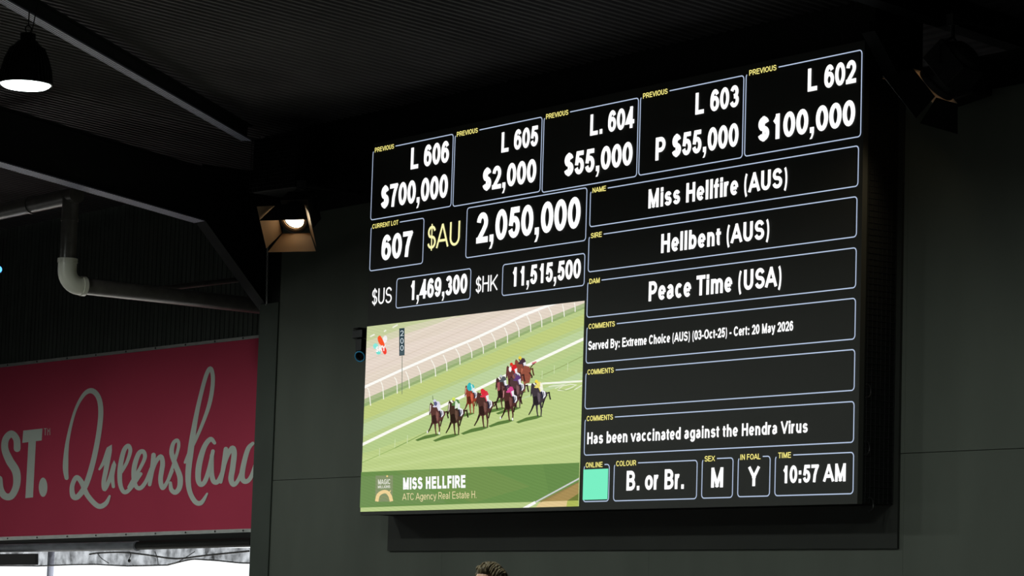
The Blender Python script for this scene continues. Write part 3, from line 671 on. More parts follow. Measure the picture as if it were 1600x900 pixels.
# small badge
vpoly([(588.5, 743.4), (615.5, 742.7), (614.8, 783.8), (587.8, 784.0)], (134, 148, 108))
vtext('MAGIC', 592.3, 757.2, 611.4, 756.6, (8, 8), (240, 240, 228), .13); vtext('MILLIONS', 592.1, 763, 611.2, 762.5, (4.2, 4.2), (240, 240, 228), .14)
vline(catmull([(590.2, 783.6), (592.5, 774), (599, 769), (606, 769), (611, 775), (613.2, 783.4)], 5), 5.4, (240, 212, 152), widths=None)
vline([(609, 771), (612, 766.5)], 1.4, (240, 212, 152)); vline(catmull([(594, 783.5), (598, 777), (605, 777), (609, 783)], 4), .8, (150, 150, 100)); vell(606.5, 744.2, 1.4, 1.4, (250, 216, 140))
# broadcaster bug
vell(588.5, 541, 4.0, 4.6, (140, 232, 218)); vell(593, 551, 3.6, 3.2, (120, 228, 212)); vell(603, 530.5, 3.6, 6.0, (246, 242, 242), .2)
vpoly(catmull([(591.5, 529), (593.5, 525), (596.5, 525.5), (601, 534), (603, 541), (600, 541.5), (594, 537)], 3, True), (250, 88, 44))
vpoly(catmull([(598.5, 545), (602, 541.5), (605.5, 547), (605.2, 552.5), (602.5, 554), (600, 551)], 3, True), (246, 70, 54))
vtext('SKY', 588.8, 550.4, 603.8, 548.2, (8.4, 9.6), (255, 255, 255), .18)
vp.build('race_picture', vmats, scr)

# ------------------------------------------------------------------ banner
YBn = YB - .02
def bp(px, py, dy=0): return atY(px, py, YBn + dy)
ban = thing('banner', 'dark red vinyl banner with pale handwritten lettering on the far left', 'banner', bp(200, 836))
RX = 440   # the banner runs on behind the wall corner
def lerpy(x, x0, y0, x1, y1): return y0 + (y1 - y0) * (x - x0) / (x1 - x0)
yT = lambda x: lerpy(x, 0, 574, 403, 528); yBt = lambda x: lerpy(x, 0, 839, 389, 826)
q = MB(); q.prism([bp(-260, yBt(-260)), bp(RX, yBt(RX)), bp(RX, yT(RX)), bp(-260, yT(-260))], (0, .02, 0)); q.build('vinyl_sheet', M_banner, ban)
for nm, f0, hh in (('top_rail', yT, 4.5), ('bottom_rail', lambda x: yBt(x) + 5.5, 5.5)):
    q = MB(); q.prism([bp(-260, f0(-260), -.02), bp(RX, f0(RX), -.02), bp(RX, f0(RX) - hh, -.02), bp(-260, f0(-260) - hh, -.02)], (0, .045, 0)); rl = q.build(nm, M_alu, ban)
    for xx in (12, 58, 105, 150, 197, 243, 290, 336, 380):
        c = bp(xx, f0(xx) - hh / 2, -.026); b_ = MB(); b_.lathe([(0, 0), (.012, 0), (.012, .008), (.001, .010)], Matrix.Translation(c) @ Matrix.Rotation(math.pi / 2, 4, 'X'), 8)
        bb = b_.build('bolt', M_bolt); bb.parent = rl
LV = [0]
def brush(pts, sc, ox, oy, wd, name, widths=None, n=7):
    P = catmull([(ox + x_ / sc, oy + y_ / sc) for x_, y_ in pts], n); q = MB(); LV[0] += 1; base = -.003 - .0006 * (LV[0] % 2)
    W = None
    if widths:
        W = [w_[0] for w_ in catmull([(v, 0) for v in widths], n)]
    RB = ribbon(P, wd, wd, square=False, widths=W); nR = len(RB)
    for i, qq in enumerate(RB):
        d0 = base - .004 * i / nR; d1 = base - .004 * (i + 1) / nR
        q.face([bp(x_, y_, d_) for (x_, y_), d_ in zip(qq, (d0, d0, d1, d1))])
    for e_, k, d_ in ((P[0], W[0] if W else 1, base + .0003), (P[-1], W[-1] if W else 1, base - .0045)):
        q.face([bp(e_[0] + wd / 2 * k * math.cos(t), e_[1] + wd / 2 * k * math.sin(t), d_) for t in [math.pi * 2 * j / 10 for j in range(10)]])
    return q
LT = MB()
def addb(q): LT.mesh(q.v, q.f)
s7 = 3.1045
addb(brush([(323, 580), (318, 520), (328, 400), (362, 260), (405, 178), (445, 157), (478, 190), (489, 260), (478, 370), (452, 500), (418, 610), (380, 668), (355, 668), (350, 620), (370, 578), (395, 600), (425, 665), (475, 716), (512, 705), (532, 668)], s7, 0, 560, 7.2, 'q', [.9, 1.2, .8, .6, .8, 1.15, 1.1, 1.1, 1.1, 1.15, 1.2, 1.2, 1.2, 1.0, 1.0, 1.1, 1.1, 1.1, 1, .5]))
addb(brush([(482, 538), (505, 500), (530, 440), (516, 530), (503, 600), (508, 634), (530, 590), (553, 515), (545, 570), (550, 622)], s7, 0, 560, 6.4, 'u', [.5, 1, 1.3, 1.2, 1.1, 1, 1, 1, 1, .8]))
addb(brush([(588, 552), (615, 505), (632, 450), (622, 424), (600, 450), (583, 530), (582, 600), (594, 640), (612, 648), (640, 622), (683, 560)], s7, 0, 560, 6.0, 'e', [.9, .9, 1, 1.1, 1.2, 1.3, 1.2, 1.1, 1.1, 1, .9]))
addb(brush([(5, 625), (30, 580), (60, 530), (82, 480), (74, 452), (52, 462), (32, 520), (28, 580), (40, 622), (62, 628), (88, 595), (112, 535)], s7, 200, 560, 6.0, 'e', [.9, .9, .9, 1, 1.1, 1.2, 1.3, 1.2, 1.1, 1.1, 1, .9]))
addb(brush([(124, 468), (120, 520), (105, 612)], s7, 200, 560, 6.4, 'n', [1.1, 1.2, .9])); addb(brush([(108, 590), (132, 510), (158, 476), (168, 510), (158, 585), (168, 628), (190, 600), (215, 545)], s7, 200, 560, 6.2, 'n', [.7, .9, 1.1, 1.2, 1.2, 1.1, .9, .8]))
addb(brush([(190, 600), (222, 510), (245, 430), (240, 398), (220, 412), (212, 460), (232, 520), (252, 575), (250, 625), (230, 650), (210, 636), (206, 604)], s7, 200, 560, 6.2, 's', [.7, .8, .8, .9, 1, 1.2, 1.3, 1.4, 1.3, 1.2, 1.1, .8]))
addb(brush([(276, 505), (305, 440), (350, 345), (395, 220), (412, 110), (402, 50), (380, 80), (350, 190), (325, 310), (305, 440), (292, 560), (298, 640), (325, 694), (355, 700), (384, 656)], s7, 200, 560, 6.4, 'l', [.6, .9, .8, 1, 1, 1, 1, 1, 1.2, 1.5, 1.4, 1.2, 1.2, 1.1, .5]))
addb(brush([(420, 410), (400, 392), (370, 430), (346, 510), (340, 580), (352, 612), (374, 595), (395, 530), (412, 450)], s7, 200, 560, 6.6, 'a', [.8, 1.1, 1.2, 1.4, 1.3, 1.1, 1.1, 1, .9])); addb(brush([(407, 470), (405, 550), (415, 595), (435, 598), (455, 560), (472, 500)], s7, 200, 560, 6.4, 'a', [1, 1.2, 1.2, 1.1, 1, .9]))
addb(brush([(475, 440), (468, 500), (450, 600)], s7, 200, 560, 6.6, 'n', [1.1, 1.2, .8])); addb(brush([(455, 570), (480, 480), (505, 436), (515, 460), (508, 530), (500, 585), (512, 612), (535, 590), (560, 525)], s7, 200, 560, 6.6, 'n', [.7, .9, 1.2, 1.3, 1.3, 1.3, 1.1, .9, .8]))
addb(brush([(605, 412), (582, 440), (562, 510), (553, 572), (565, 596), (588, 588), (608, 545), (640, 440), (668, 260), (680, 120)], s7, 200, 560, 6.6, 'd', [.8, 1.1, 1.2, 1.3, 1.2, 1, .9, 1, 1, 1]))
addb(brush([(640, 440), (630, 560), (650, 600), (675, 560)], s7, 200, 560, 6.6, 'd'))
LT.build('script_lettering', M_print, ban)
LT = MB()
addb(brush([(83, 438), (80, 392), (55, 366), (28, 392), (24, 440), (46, 495), (78, 550), (80, 615), (56, 666), (24, 668), (2, 635), (-4, 585)], s7, 0, 560, 10.6, 'S', [1, 1, 1, 1, 1.05, 1.2, 1.2, 1.05, 1, 1, 1, 1]))
for P_ in ([(113, 350), (206, 340), (202, 398), (108, 410)], [(138, 404), (174, 402), (160, 674), (123, 678)]):
    LT.face([bp(x_ / s7, 560 + y_ / s7, -.003) for x_, y_ in P_])
LT.face([bp((209 + 21 * math.cos(t)) / s7, 560 + (625 + 47 * math.sin(t)) / s7, -.003) for t in [2 * math.pi * k / 20 for k in range(20)]])
for P_ in ([(213, 341), (227, 340)], [(220, 341), (219, 373)], [(231, 373), (231, 340), (236, 356), (242, 339), (242, 372)]):
    for qq in ribbon([(x_ / s7, 560 + y_ / s7) for x_, y_ in P_], .9, .9, square=False): LT.face([bp(x_, y_, -.003) for x_, y_ in qq])
LT.build('block_lettering', M_print, ban)

# ---- under the banner: support beam, roller tube, shade cloth, outdoor post
def strip(name, m_, P, dy, th, **kw):
    q = MB(); q.prism([bp(x_, y_, dy) for x_, y_ in P], (0, th, 0)); return q.build(name, m_, **kw)
sb = strip('support_beam', M_black, [(-260, 855), (RX, 844.5), (RX, 831.5), (-260, 844)], .0, .2); tag(sb, 'black steel rail directly under the red banner', 'beam')
q = MB(); a = bp(-260, 861, -.1); b = bp(213, 853, -.1); q.tube([a, b], .062, 18); q.tube([b - (b - a) * .002, b + (b - a).normalized() * .03], .07, 18)
tag(q.build('roller_tube', M_tube), 'grey blind roller tube under the left part of the banner', 'roller')
q = MB(); a = bp(216, 852.5, -.1); b = bp(RX - 45, 847.5, -.1); q.tube([a, b], .058, 18); tag(q.build('roller_tube', M_black), 'black roller tube under the right part of the banner', 'roller')
strip_o = strip('roller_box', M_dark, [(-260, 884), (55, 882.5), (55, 865), (-260, 868)], -.16, .05); tag(strip_o, 'dark box end hanging under the grey roller at the left edge', 'box')
# shade cloth: sagging open net
M_cloth = mat('shade_cloth', (.16, .16, .17), .8, noise=(6, .4))
nt = M_cloth.node_tree; b_ = nt.nodes['Principled BSDF']
tc = nt.nodes.new('ShaderNodeTexCoord'); nz = nt.nodes.new('ShaderNodeTexNoise'); nz.inputs['Scale'].default_value = 5; nz.inputs['Detail'].default_value = 8
mr = nt.nodes.new('ShaderNodeMapRange'); mr.inputs['From Min'].default_value = .35; mr.inputs['From Max'].default_value = .7; mr.inputs['To Min'].default_value = .55; mr.inputs['To Max'].default_value = 1.0
nt.links.new(tc.outputs['Object'], nz.inputs['Vector']); nt.links.new(nz.outputs['Fac'], mr.inputs['Value']); nt.links.new(mr.outputs[0], b_.inputs['Alpha'])
low = [(-60, 884), (0, 884), (60, 884.5), (110, 882.5), (150, 882), (200, 884.5), (262, 883), (285, 877), (302, 873.5), (340, 876), (373, 879.5), (389, 880), (430, 880)]
def lowy(x):
    for (a, ya), (b, yb) in zip(low, low[1:]):
        if a <= x <= b: return ya + (yb - ya) * (x - a) / (b - a)
    return 884
q = MB(); cols = list(range(-60, 431, 7)); vs = []; R5 = 5
for i, xx in enumerate(cols):
    for j in range(R5):
        t = j / (R5 - 1); yy = (860 if xx < 216 else 856) * (1 - t) + lowy(xx) * t
        vs.append(bp(xx, yy, .02 + .02 * math.sin(i * .7 + j) * t))
q.mesh(vs, [(i * R5 + j, (i + 1) * R5 + j, (i + 1) * R5 + j + 1, i * R5 + j + 1) for i in range(len(cols) - 1) for j in range(R5 - 1)], smooth=True)
so = q.build('shade_cloth', M_cloth); tag(so, 'torn grey shade cloth sagging in the daylight gap below the banner', 'net')
q = MB()
q.tube([bp(xx, lowy(xx), -.02) for xx in cols], .010, 6)
q.tube([bp(x_, y_, -.03) for x_, y_ in catmull([(140, 866), (155, 864), (190, 863), (230, 867), (275, 873), (320, 868), (389, 861)], 4)], .012, 6)
for P_ in ([(203, 862), (204, 868), (201, 875)], [(152, 864), (158, 872), (170, 880)], [(262, 882), (280, 877), (304, 862)], [(242, 862), (246, 872), (247, 882)]): q.tube([bp(x_, y_, -.03) for x_, y_ in catmull(P_, 4)], .006, 5)
p = bp(202, 876, -.03); q.lathe([(0, -.03), (.022, -.01), (.022, .01), (0, .03)], Matrix.Translation(p), 8)
tag(q.build('cord', M_fix), 'thin black cords looped across the shade cloth below the banner', 'cord')
p0 = atY(80, 864, 4.0); m = MB(); m.tube([Vector((p0.x, 4.0, -.25)), Vector((p0.x, 4.0, p0.z + .6))], .055, 14)
tag(m.build('post', mat('post_paint', (.13, .14, .18), .5)), 'slim grey post standing outside in the daylight gap below the banner', 'post')

# ------------------------------------------------------------------ high bay lamps
def highbay(P, label, with_light=True, pw=310):
    """P: centre of the rim"""
    o = thing('high_bay_lamp', label, 'lamp', P, 'row of hanging high bay lamps')
    T = Matrix.Translation(P); Rr = .235
    q = MB(); q.lathe([(Rr, 0), (Rr * .985, .02), (.215, .12), (.185, .23), (.14, .33), (.09, .39), (.07, .40), (.07, .46), (.03, .47), (0, .47)], T, 40); q.build('shade', M_fix, o)
    q = MB()
    for k in range(36):
        a = 2 * math.pi * k / 36; c, s_ = math.cos(a), math.sin(a)
        pr = [(Rr * .99, .01), (.218, .12), (.188, .23), (.143, .33)]; n_ = Vector((-s_, c, 0)) * .004
        out = [Vector((r_ + .012, 0, z)) for r_, z in pr]
        vs = []
        for (r_, z) in pr: vs += [P + Vector((c * r_, s_ * r_, z)) - n_, P + Vector((c * (r_ + .014), s_ * (r_ + .014), z)) - n_, P + Vector((c * (r_ + .014), s_ * (r_ + .014), z)) + n_, P + Vector((c * r_, s_ * r_, z)) + n_]
        q.mesh(vs, [(4 * i + a_, 4 * i + 4 + a_, 4 * i + 4 + b_, 4 * i + b_) for i in range(3) for a_, b_ in ((0, 1), (1, 2), (2, 3))])
    q.build('cooling_fins', M_fix, o)['kind'] = 'stuff'
    q = MB(); q.tube([P + Vector((Rr * math.cos(t), Rr * math.sin(t), 0)) for t in [2 * math.pi * k / 40 for k in range(40)]], .010, 8, closed=True); q.build('rim', M_fix, o)
    q = MB(); q.lathe([(Rr * .97, .0), (Rr * .93, -.018), (Rr * .8, -.036), (Rr * .5, -.044), (0, -.046)], T, 40); q.build('diffuser', emis('lamp_glow', (.86, 1, .97), 9), o)
    zt_ = zc(P.y) + .0
    q = MB(); q.tube([P + Vector((.0, .03 * math.cos(t), .50 + .035 * math.sin(t))) for t in [2 * math.pi * k / 12 for k in range(12)]], .007, 6, closed=True); q.build('hook', M_fix, o)
    q = MB(); q.tube([P + Vector((0, 0, .53)), Vector((P.x, P.y, zt_))], .006, 6); q.tube([P + Vector((.05, 0, .40)), P + Vector((.09, .03, .7)), Vector((P.x + .04, P.y + .05, zt_))], .005, 6); q.build('hanging_wire', M_fix, o)
    if with_light:
        l = mklight('lamp_beam', 'SPOT', pw, (0, 0, -.09), spot_size=math.radians(176), spot_blend=.36, shadow_soft_size=.2, color=(.93, 1, .95)); l.parent = o
    return o
L1 = atK(40, 131, 26.0)
def lampY(px, py):
    return atY(px, py, L1.y)
highbay(L1, 'glowing ribbed high bay lamp hanging at the top left', True, 230)
yy = 0.
for _ in range(30):
    p = atY(610, yy, L1.y); yy += (p.z - L1.z) * 120
dL = p.x - L1.x
for i in (1, 2):
    highbay(Vector((L1.x + dL * i, L1.y, L1.z)), pw=(310, 380)[i - 1], label=('high bay lamp just above the top edge over the left lot boxes', 'high bay lamp above the top edge over the right lot boxes')[i - 1])

highbay(Vector((L1.x - dL, L1.y, L1.z)), 'added unseen high bay lamp continuing the row beyond the left edge, before the red banner', True, 720)  # unseen lamp added to brighten the left wall and the banner
highbay(Vector((L1.x - dL * 2, L1.y, L1.z)), 'farthest added unseen high bay lamp beyond the left edge', True, 440)  # second unseen lamp, added for the far end of the banner
highbay(Vector((13.6, -10.2, L1.z + .2)), 'added unseen high bay lamp brightening the person, over the top edge', True, 1100)  # unseen fill lamp, added to light the person's head
# ------------------------------------------------------------------ stage lights
def frame(P, d, up=Vector((0, 0, 1))):
    z = d.normalized(); x_ = up.cross(z).normalized(); y_ = z.cross(x_)
    m_ = Matrix.Identity(4)
    for i in range(3): m_[i][0] = x_[i]; m_[i][1] = y_[i]; m_[i][2] = z[i]; m_[i][3] = P[i]
    return m_
def stage_light(P, d, label, power, r=.125, topang=12, glow=14, door=.30, barL=.5, barUp=.42):
    M_ = frame(P, d); o = thing('stage_light', label, 'spotlight', P)
    q = MB(); q.lathe([(0, -.42), (r * .7, -.42), (r * 1.0, -.38), (r * 1.08, -.30), (r * 1.12, -.05), (r * 1.22, -.03), (r * 1.22, .02), (r * 1.05, .02), (r * 1.04, -.02)], M_, 28); q.obox(M_, (-r * 1.15, -r * 1.15, -.34), (r * 1.15, r * 1.25, -.10)); q.build('housing', M_fix, o, bevel=.008)
    q = MB(); q.lathe([(0, .0), (r * .35, -.004), (r * .7, -.012), (r * .84, -.022)], M_, 28); q.build('lens', emis('tungsten_glow', (1, .80, .52), glow), o)
    q = MB()
    for rr in (.90, 1.02): q.tube([M_ @ Vector((r * rr * math.cos(t), r * rr * math.sin(t), .005)) for t in [2 * math.pi * k / 28 for k in range(28)]], .008, 8, closed=True)
    q.build('lens_ring', M_fixin, o)
    for k, ang in enumerate((topang, 30, 32, 34)):     # top, left, bottom, right
        R4 = M_ @ Matrix.Rotation(math.pi / 2 * k, 4, 'Z'); c = math.cos(math.radians(ang)); s_ = math.sin(math.radians(ang)); w0 = r * 1.15; w1 = r * 1.15 + (.13 if k % 2 == 0 else .09)
        P4 = [Vector((-w0, r * 1.2, .02)), Vector((w0, r * 1.2, .02)), Vector((w1, r * 1.2 + door * s_, .02 + door * c)), Vector((-w1, r * 1.2 + door * s_, .02 + door * c))]
        nrm = Vector((0, c, -s_)) * .004
        q = MB(); a = [R4 @ p for p in P4]; b = [R4 @ (p + nrm) for p in P4]
        q.mesh(a, [(3, 2, 1, 0)], 1); q.mesh(b, [(0, 1, 2, 3)], 0); q.mesh(a + b, [(i, (i + 1) % 4, 4 + (i + 1) % 4, 4 + i) for i in range(4)], 0)
        q.build('barn_door', [M_fix, M_fixin], o)
    # yoke, clamp and the short pipe it hangs from
    up = Vector((0, 0, 1)); sx = M_.to_3x3() @ Vector((1, 0, 0)); c_ = P - M_.to_3x3() @ Vector((0, 0, .2))
    q = MB(); q.tube([c_ + sx * r * 1.4, c_ + sx * r * 1.4 + up * .16, c_ + up * .27, c_ - sx * r * 1.4 + up * .16, c_ - sx * r * 1.4], .012, 8); q.build('yoke', M_fix, o)
    q = MB(); q.tube([c_ + up * .26, c_ + up * barUp], .02, 8); q.tube([c_ + up * barUp, Vector((c_.x, (YW - .001) if c_.z + barUp < 6.3 else YW + .021, c_.z + barUp))], .024, 10); q.obox(Matrix.Translation(c_ + up * barUp), (-.04, -.04, -.05), (.04, .04, .05)); q.build('clamp', M_fix, o)
    l = mklight('stage_beam', 'SPOT', power, (0, 0, 0), spot_size=math.radians(70), spot_blend=.6, shadow_soft_size=.06, color=(1, .78, .5))
    l.matrix_world = Matrix.Identity(4); l.parent = o; l.location = d.normalized() * .04; l.rotation_euler = d.normalized().to_track_quat('-Z', 'Y').to_euler()
    return o
PL = atY(459, 341, -.45)
stage_light(PL, camdir(-.30, .42, -.80), 'lit stage light with open barn doors at the left of the screen', 60, r=.15, topang=-20, door=.25, barUp=.30)
PRt = atY(1464, 132, -.25)
stage_light(PRt, camdir(-.55, .62, .38), 'dark stage light seen from its side at the right of the screen', 45, r=.15, topang=20, glow=6, door=.25)
# guarded box above the left stage light
pb = atY(449, 303, -.10)
gb = thing('guarded_box', 'dark box behind wire guard above the lit left stage light', 'box', pb)
q = MB(); M4 = Matrix.Translation(pb) @ Matrix.Rotation(.15, 4, 'Z')
q.obox(M4, (-.42, -.2, .02), (.38, .25, .66)); q.build('case', M_black, gb, bevel=.02)
q = MB()
for i in range(17): q.obox(M4, (-.42 + i * .05, -.225, .02), (-.415 + i * .05, -.22, .66))
for i in range(14): q.obox(M4, (-.42, -.23, .02 + i * .048), (.38, -.225, .025 + i * .048))
q.build('wire_guard', M_fix, gb)['kind'] = 'stuff'
# equipment box behind the right stage light
pe = atY(1508, 158, .27)
q = MB(); M4 = Matrix.Translation(pe) @ Matrix.Rotation(-.3, 4, 'Z'); q.obox(M4, (-.3, -.1, .0), (.32, .1, .34))
o = q.build('equipment_box', M_black, bevel=.02); tag(o, 'black box hanging just behind the right stage light', 'box')
# small blue stage lamp at the left edge
pm = atX(-3, 421, -6.5)
bl = thing('small_spotlight', 'small lamp glowing blue at the very left edge', 'lamp', pm)
Mx = frame(pm, camdir(.1, .3, -1)); q = MB(); q.lathe([(0, -.12), (.04, -.12), (.055, -.1), (.06, 0), (.05, 0)], Mx, 16); q.build('housing', M_fix, bl)
q = MB(); q.lathe([(.05, -.004), (.03, .004), (0, .006)], Mx, 16); q.build('lens', emis('blue_glow', (.08, .35, 1), 2.5), bl)
q = MB(); q.tube([pm + Vector((0, .05, .05)), pm + Vector((0, .05, .4))], .01, 6); q.build('stem', M_fix, bl)

# ------------------------------------------------------------------ tracking camera at the left edge of the screen
pc = atY(562.5, 557, .10)
tcam = thing('tracking_camera', 'small black camera with a blue lens ring at the left screen edge', 'camera', pc)
Mx = frame(pc, camdir(-.35, .25, -.9)); rr = .062
q = MB(); q.lathe([(0, -.16), (rr, -.16), (rr * 1.05, -.02), (rr * 1.0, .0), (rr * .8, .0), (rr * .72, -.03), (0, -.035)], Mx, 28); q.build('barrel', M_fix, tcam)
q = MB(); q.tube([Mx @ Vector((rr * .93 * math.cos(t), rr * .93 * math.sin(t), .004)) for t in [2 * math.pi * k / 28 for k in range(28)]], .0075, 8, closed=True); q.build('lens_ring', mat('blue_ring', (.08, .50, .90), .35), tcam, label='blue ring')
q = MB(); q.lathe([(0, -.012), (rr * .4, -.016), (rr * .7, -.028)], Mx, 24); q.build('lens_glass', mat('glass_black', (.01, .01, .012), .08), tcam)
q = MB(); q.box(pc + Vector((-.06, -.03, .06)), pc + Vector((.06, .08, .20))); q.box(pc + Vector((-.10, -.05, .205)), pc + Vector((.10, .09, .30))); q.box(pc + Vector((-.085, -.055, .31)), pc + Vector((.03, .07, .325))); q.build('body', mat('gloss_black', (.008, .008, .008), .3), tcam, bevel=.01)
q = MB(); q.box(pc + Vector((-.13, .0, .19)), pc + Vector((.1, .05, .205))); q.box(pc + Vector((-.05, .05, .24)), pc + Vector((.0, YW - .10, .27))); q.tube([pc + Vector((-.12, .02, .2)), pc + Vector((-.13, .02, .26)), pc + Vector((-.11, .02, .31))], .012, 8); q.build('bracket', M_fix, tcam)

# ------------------------------------------------------------------ person
H = atK(765, 885, 15.0)                     # crown of the head
ps = thing('person', 'person with short brown hair at the bottom edge below the screen', 'person', (H.x, H.y, 0))
fd = camdir(-.62, 0, -.75); fd.z = 0; fd.normalize(); sd = Vector((0, 0, 1)).cross(fd).normalized()
hc = Vector((H.x, H.y, H.z - .125))
def headpt(v, hair=False):
    x_, y_, z_ = v      # x side, y forward, z up, unit sphere
    wx = .076; wy = .098; wz = .122
    p = Vector((x_ * wx, y_ * wy, z_ * wz))
    if z_ < 0: p.x *= 1 - .28 * (-z_) ** 1.2; p.y = p.y * (1 - .15 * -z_) + .012 * -z_
    return p
def uvs(nu=36, nv=26):
    for j in range(nv + 1):
        for i in range(nu):
            th = math.pi * j / nv; ph = 2 * math.pi * i / nu
            yield (math.sin(th) * math.cos(ph), math.sin(th) * math.sin(ph), math.cos(th))
def toW(p): return hc + sd * p.x + fd * p.y + Vector((0, 0, p.z))
def gs(x_, c, s_): return math.exp(-((x_ - c) / s_) ** 2)
nu, nv = 48, 36; vs = []
for v in uvs(nu, nv):
    p = headpt(v); f_ = max(0, v[1])
    if f_ > .3:
        p.y += .022 * gs(v[0], 0, .16) * gs(v[2], -.22, .17)            # nose
        p.y += .006 * gs(v[2], .12, .1) * gs(v[0], 0, .6)               # brow
        p.y -= .010 * (gs(v[0], .36, .17) + gs(v[0], -.36, .17)) * gs(v[2], -.02, .10)   # eye sockets
        p.y += .006 * gs(v[0], 0, .3) * (gs(v[2], -.50, .05) + gs(v[2], -.58, .05)) + .008 * gs(v[0], 0, .35) * gs(v[2], -.85, .12)
    vs.append(toW(p))
q = MB(); q.mesh(vs, [(j * nu + i, (j + 1) * nu + i, (j + 1) * nu + (i + 1) % nu, j * nu + (i + 1) % nu) for j in range(nv) for i in range(nu)], smooth=True)
q.build('head', M_skin, ps)
q = MB()
for sx in (-1, 1):
    c = toW(Vector((sx * .074, -.005, -.012))); vv = []; 
    for v in uvs(10, 8): vv.append(c + sd * (v[0] * .010 + sx * .004) + fd * v[1] * .019 + Vector((0, 0, v[2] * .032)))
    q.mesh(vv, [(j * 10 + i, (j + 1) * 10 + i, (j + 1) * 10 + (i + 1) % 10, j * 10 + (i + 1) % 10) for j in range(8) for i in range(10)], smooth=True)
q.build('ear', M_skin, ps)
M_eye = mat('eye_white', (.7, .7, .68), .3); M_iris = mat('iris', (.05, .03, .02), .2); M_lip = mat('lips', (.45, .18, .15), .5)
for sx in (-1, 1):
    q = MB(); c = toW(Vector((sx * .030, .083, -.003))); vv = [c + sd * v[0] * .012 + fd * v[1] * .009 + Vector((0, 0, v[2] * .007)) for v in uvs(12, 8)]
    q.mesh(vv, [(j * 12 + i, (j + 1) * 12 + i, (j + 1) * 12 + (i + 1) % 12, j * 12 + (i + 1) % 12) for j in range(8) for i in range(12)], smooth=True)
    c2 = c + fd * .0075; q.mesh([c2 + sd * v[0] * .0045 + fd * v[1] * .003 + Vector((0, 0, v[2] * .0045)) for v in uvs(10, 6)], [(j * 10 + i, (j + 1) * 10 + i, (j + 1) * 10 + (i + 1) % 10, j * 10 + (i + 1) % 10) for j in range(6) for i in range(10)], 1, True)
    q.build('eye', [M_eye, M_iris], ps)
q = MB(); q.tube([toW(Vector((x_, .094 - abs(x_) * .35, -.064))) for x_ in (-.022, -.012, 0, .012, .022)], [.001, .004, .005, .004, .001], 8); q.build('mouth', M_lip, ps)
# hair: cap with tousled relief and swept locks
vs = []; fs = []
for v in uvs(nu, nv):
    p = headpt(v); front = v[1]
    lim = .66 if front > .35 else (.66 - (.35 - front) * 1.5)
    inside = v[2] > lim
    t = min(1, max(0, (v[2] - lim) / .12))
    nrm = Vector(v); bmp = .004 * math.sin(v[0] * 23 + v[1] * 9) + .003 * math.sin(v[1] * 31 + 2)
    p = p + nrm * ((.018 + bmp) * t - .006 * (1 - t))
    vs.append(toW(p))
keep = []
vl = list(uvs(nu, nv))
for j in range(nv):
    for i in range(nu):
        idx = (j * nu + i, (j + 1) * nu + i, (j + 1) * nu + (i + 1) % nu, j * nu + (i + 1) % nu)
        cz = sum(vl[k][2] for k in idx) / 4; cy = sum(vl[k][1] for k in idx) / 4
        lim = .66 if cy > .35 else (.66 - (.35 - cy) * 1.5)
        if cz > max(lim, -.75) - .1: keep.append(idx)
q = MB(); q.mesh(vs, keep, smooth=True)
for i in range(90):
    a = random.uniform(-1, 1); b0 = random.uniform(-.7, .25); L = random.uniform(.35, .6); pts = []
    for k in range(5):
        y_ = b0 + L * (.0 + k * .22) - .1; x_ = a * .72 + .10 * k * .3
        y_ = min(.60, y_); zz_ = math.sqrt(max(.12, 1 - x_ * x_ - y_ * y_)); v = Vector((x_, y_, zz_)).normalized()
        pts.append(toW(headpt(v) + v * (.020 + .006 * math.sin(k * .8))))
    q.tube(pts, [.003, .006, .006, .005, .001], 5)
q.build('hair', M_hair, ps)
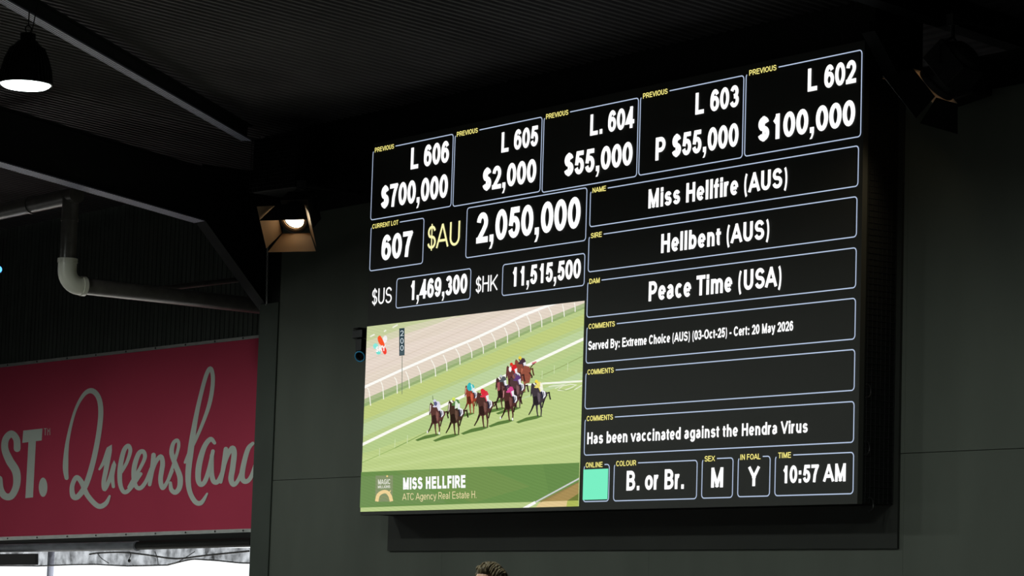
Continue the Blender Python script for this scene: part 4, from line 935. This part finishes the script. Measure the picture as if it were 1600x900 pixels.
# body: one skinned figure, standing
bd = bpy.data.meshes.new('body')
def W(sx, fy, z): return tuple(Vector((H.x, H.y, 0)) + sd * sx + fd * fy + Vector((0, 0, z * (H.z / 1.8))))
V = [W(0, -.02, .96), W(0, -.03, 1.15), W(0, -.03, 1.35), W(0, -.03, 1.47), W(0, -.02, 1.58)]
E = [(0, 1), (1, 2), (2, 3), (3, 4)]; Rr = [(.15, .12), (.145, .11), (.17, .12), (.10, .08), (.055, .055)]
for s_ in (-1, 1):
    n = len(V); V += [W(s_ * .18, -.03, 1.43), W(s_ * .23, -.04, 1.15), W(s_ * .24, .03, .90), W(s_ * .24, .05, .82)]; E += [(2, n), (n, n + 1), (n + 1, n + 2), (n + 2, n + 3)]; Rr += [(.062, .062), (.046, .046), (.032, .032), (.03, .022)]
    n = len(V); V += [W(s_ * .10, 0, .88), W(s_ * .11, .01, .50), W(s_ * .11, -.02, .09), W(s_ * .12, .12, .045)]; E += [(0, n), (n, n + 1), (n + 1, n + 2), (n + 2, n + 3)]; Rr += [(.09, .09), (.062, .062), (.045, .045), (.045, .03)]
org = Vector((H.x, H.y, 0)); bd.from_pydata([tuple(Vector(v) - org) for v in V], E, []); bd.materials.append(M_shirt)
bo = bpy.data.objects.new('body', bd); S.collection.objects.link(bo); bo.parent = ps
sk = bo.modifiers.new('skin', 'SKIN'); sk.use_smooth_shade = True
for i, r_ in enumerate(Rr): bd.skin_vertices[0].data[i].radius = r_
bd.skin_vertices[0].data[0].use_root = True
ss = bo.modifiers.new('sub', 'SUBSURF'); ss.levels = 2; ss.render_levels = 2
for s_ in (-1, 1):
    q = MB(); c = Vector(W(s_ * .24, .055, .80)); dnv = Vector((0, 0, -1))
    q.tube([c + Vector((0, 0, .05)), c, c + dnv * .05], [.026, .036, .034], 10)
    for k in range(4):
        b0 = c + fd * (.024 - k * .016) + dnv * .05; L = (.07, .08, .075, .06)[k]
        q.tube([b0, b0 + dnv * L * .5 + sd * -s_ * .008, b0 + dnv * L + sd * -s_ * .022], [.0095, .009, .007], 8)
    b0 = c + fd * .03; q.tube([b0, b0 + fd * .02 + dnv * .03, b0 + fd * .022 + dnv * .062], [.012, .010, .008], 8)
    q.build('hand', M_skin, ps)
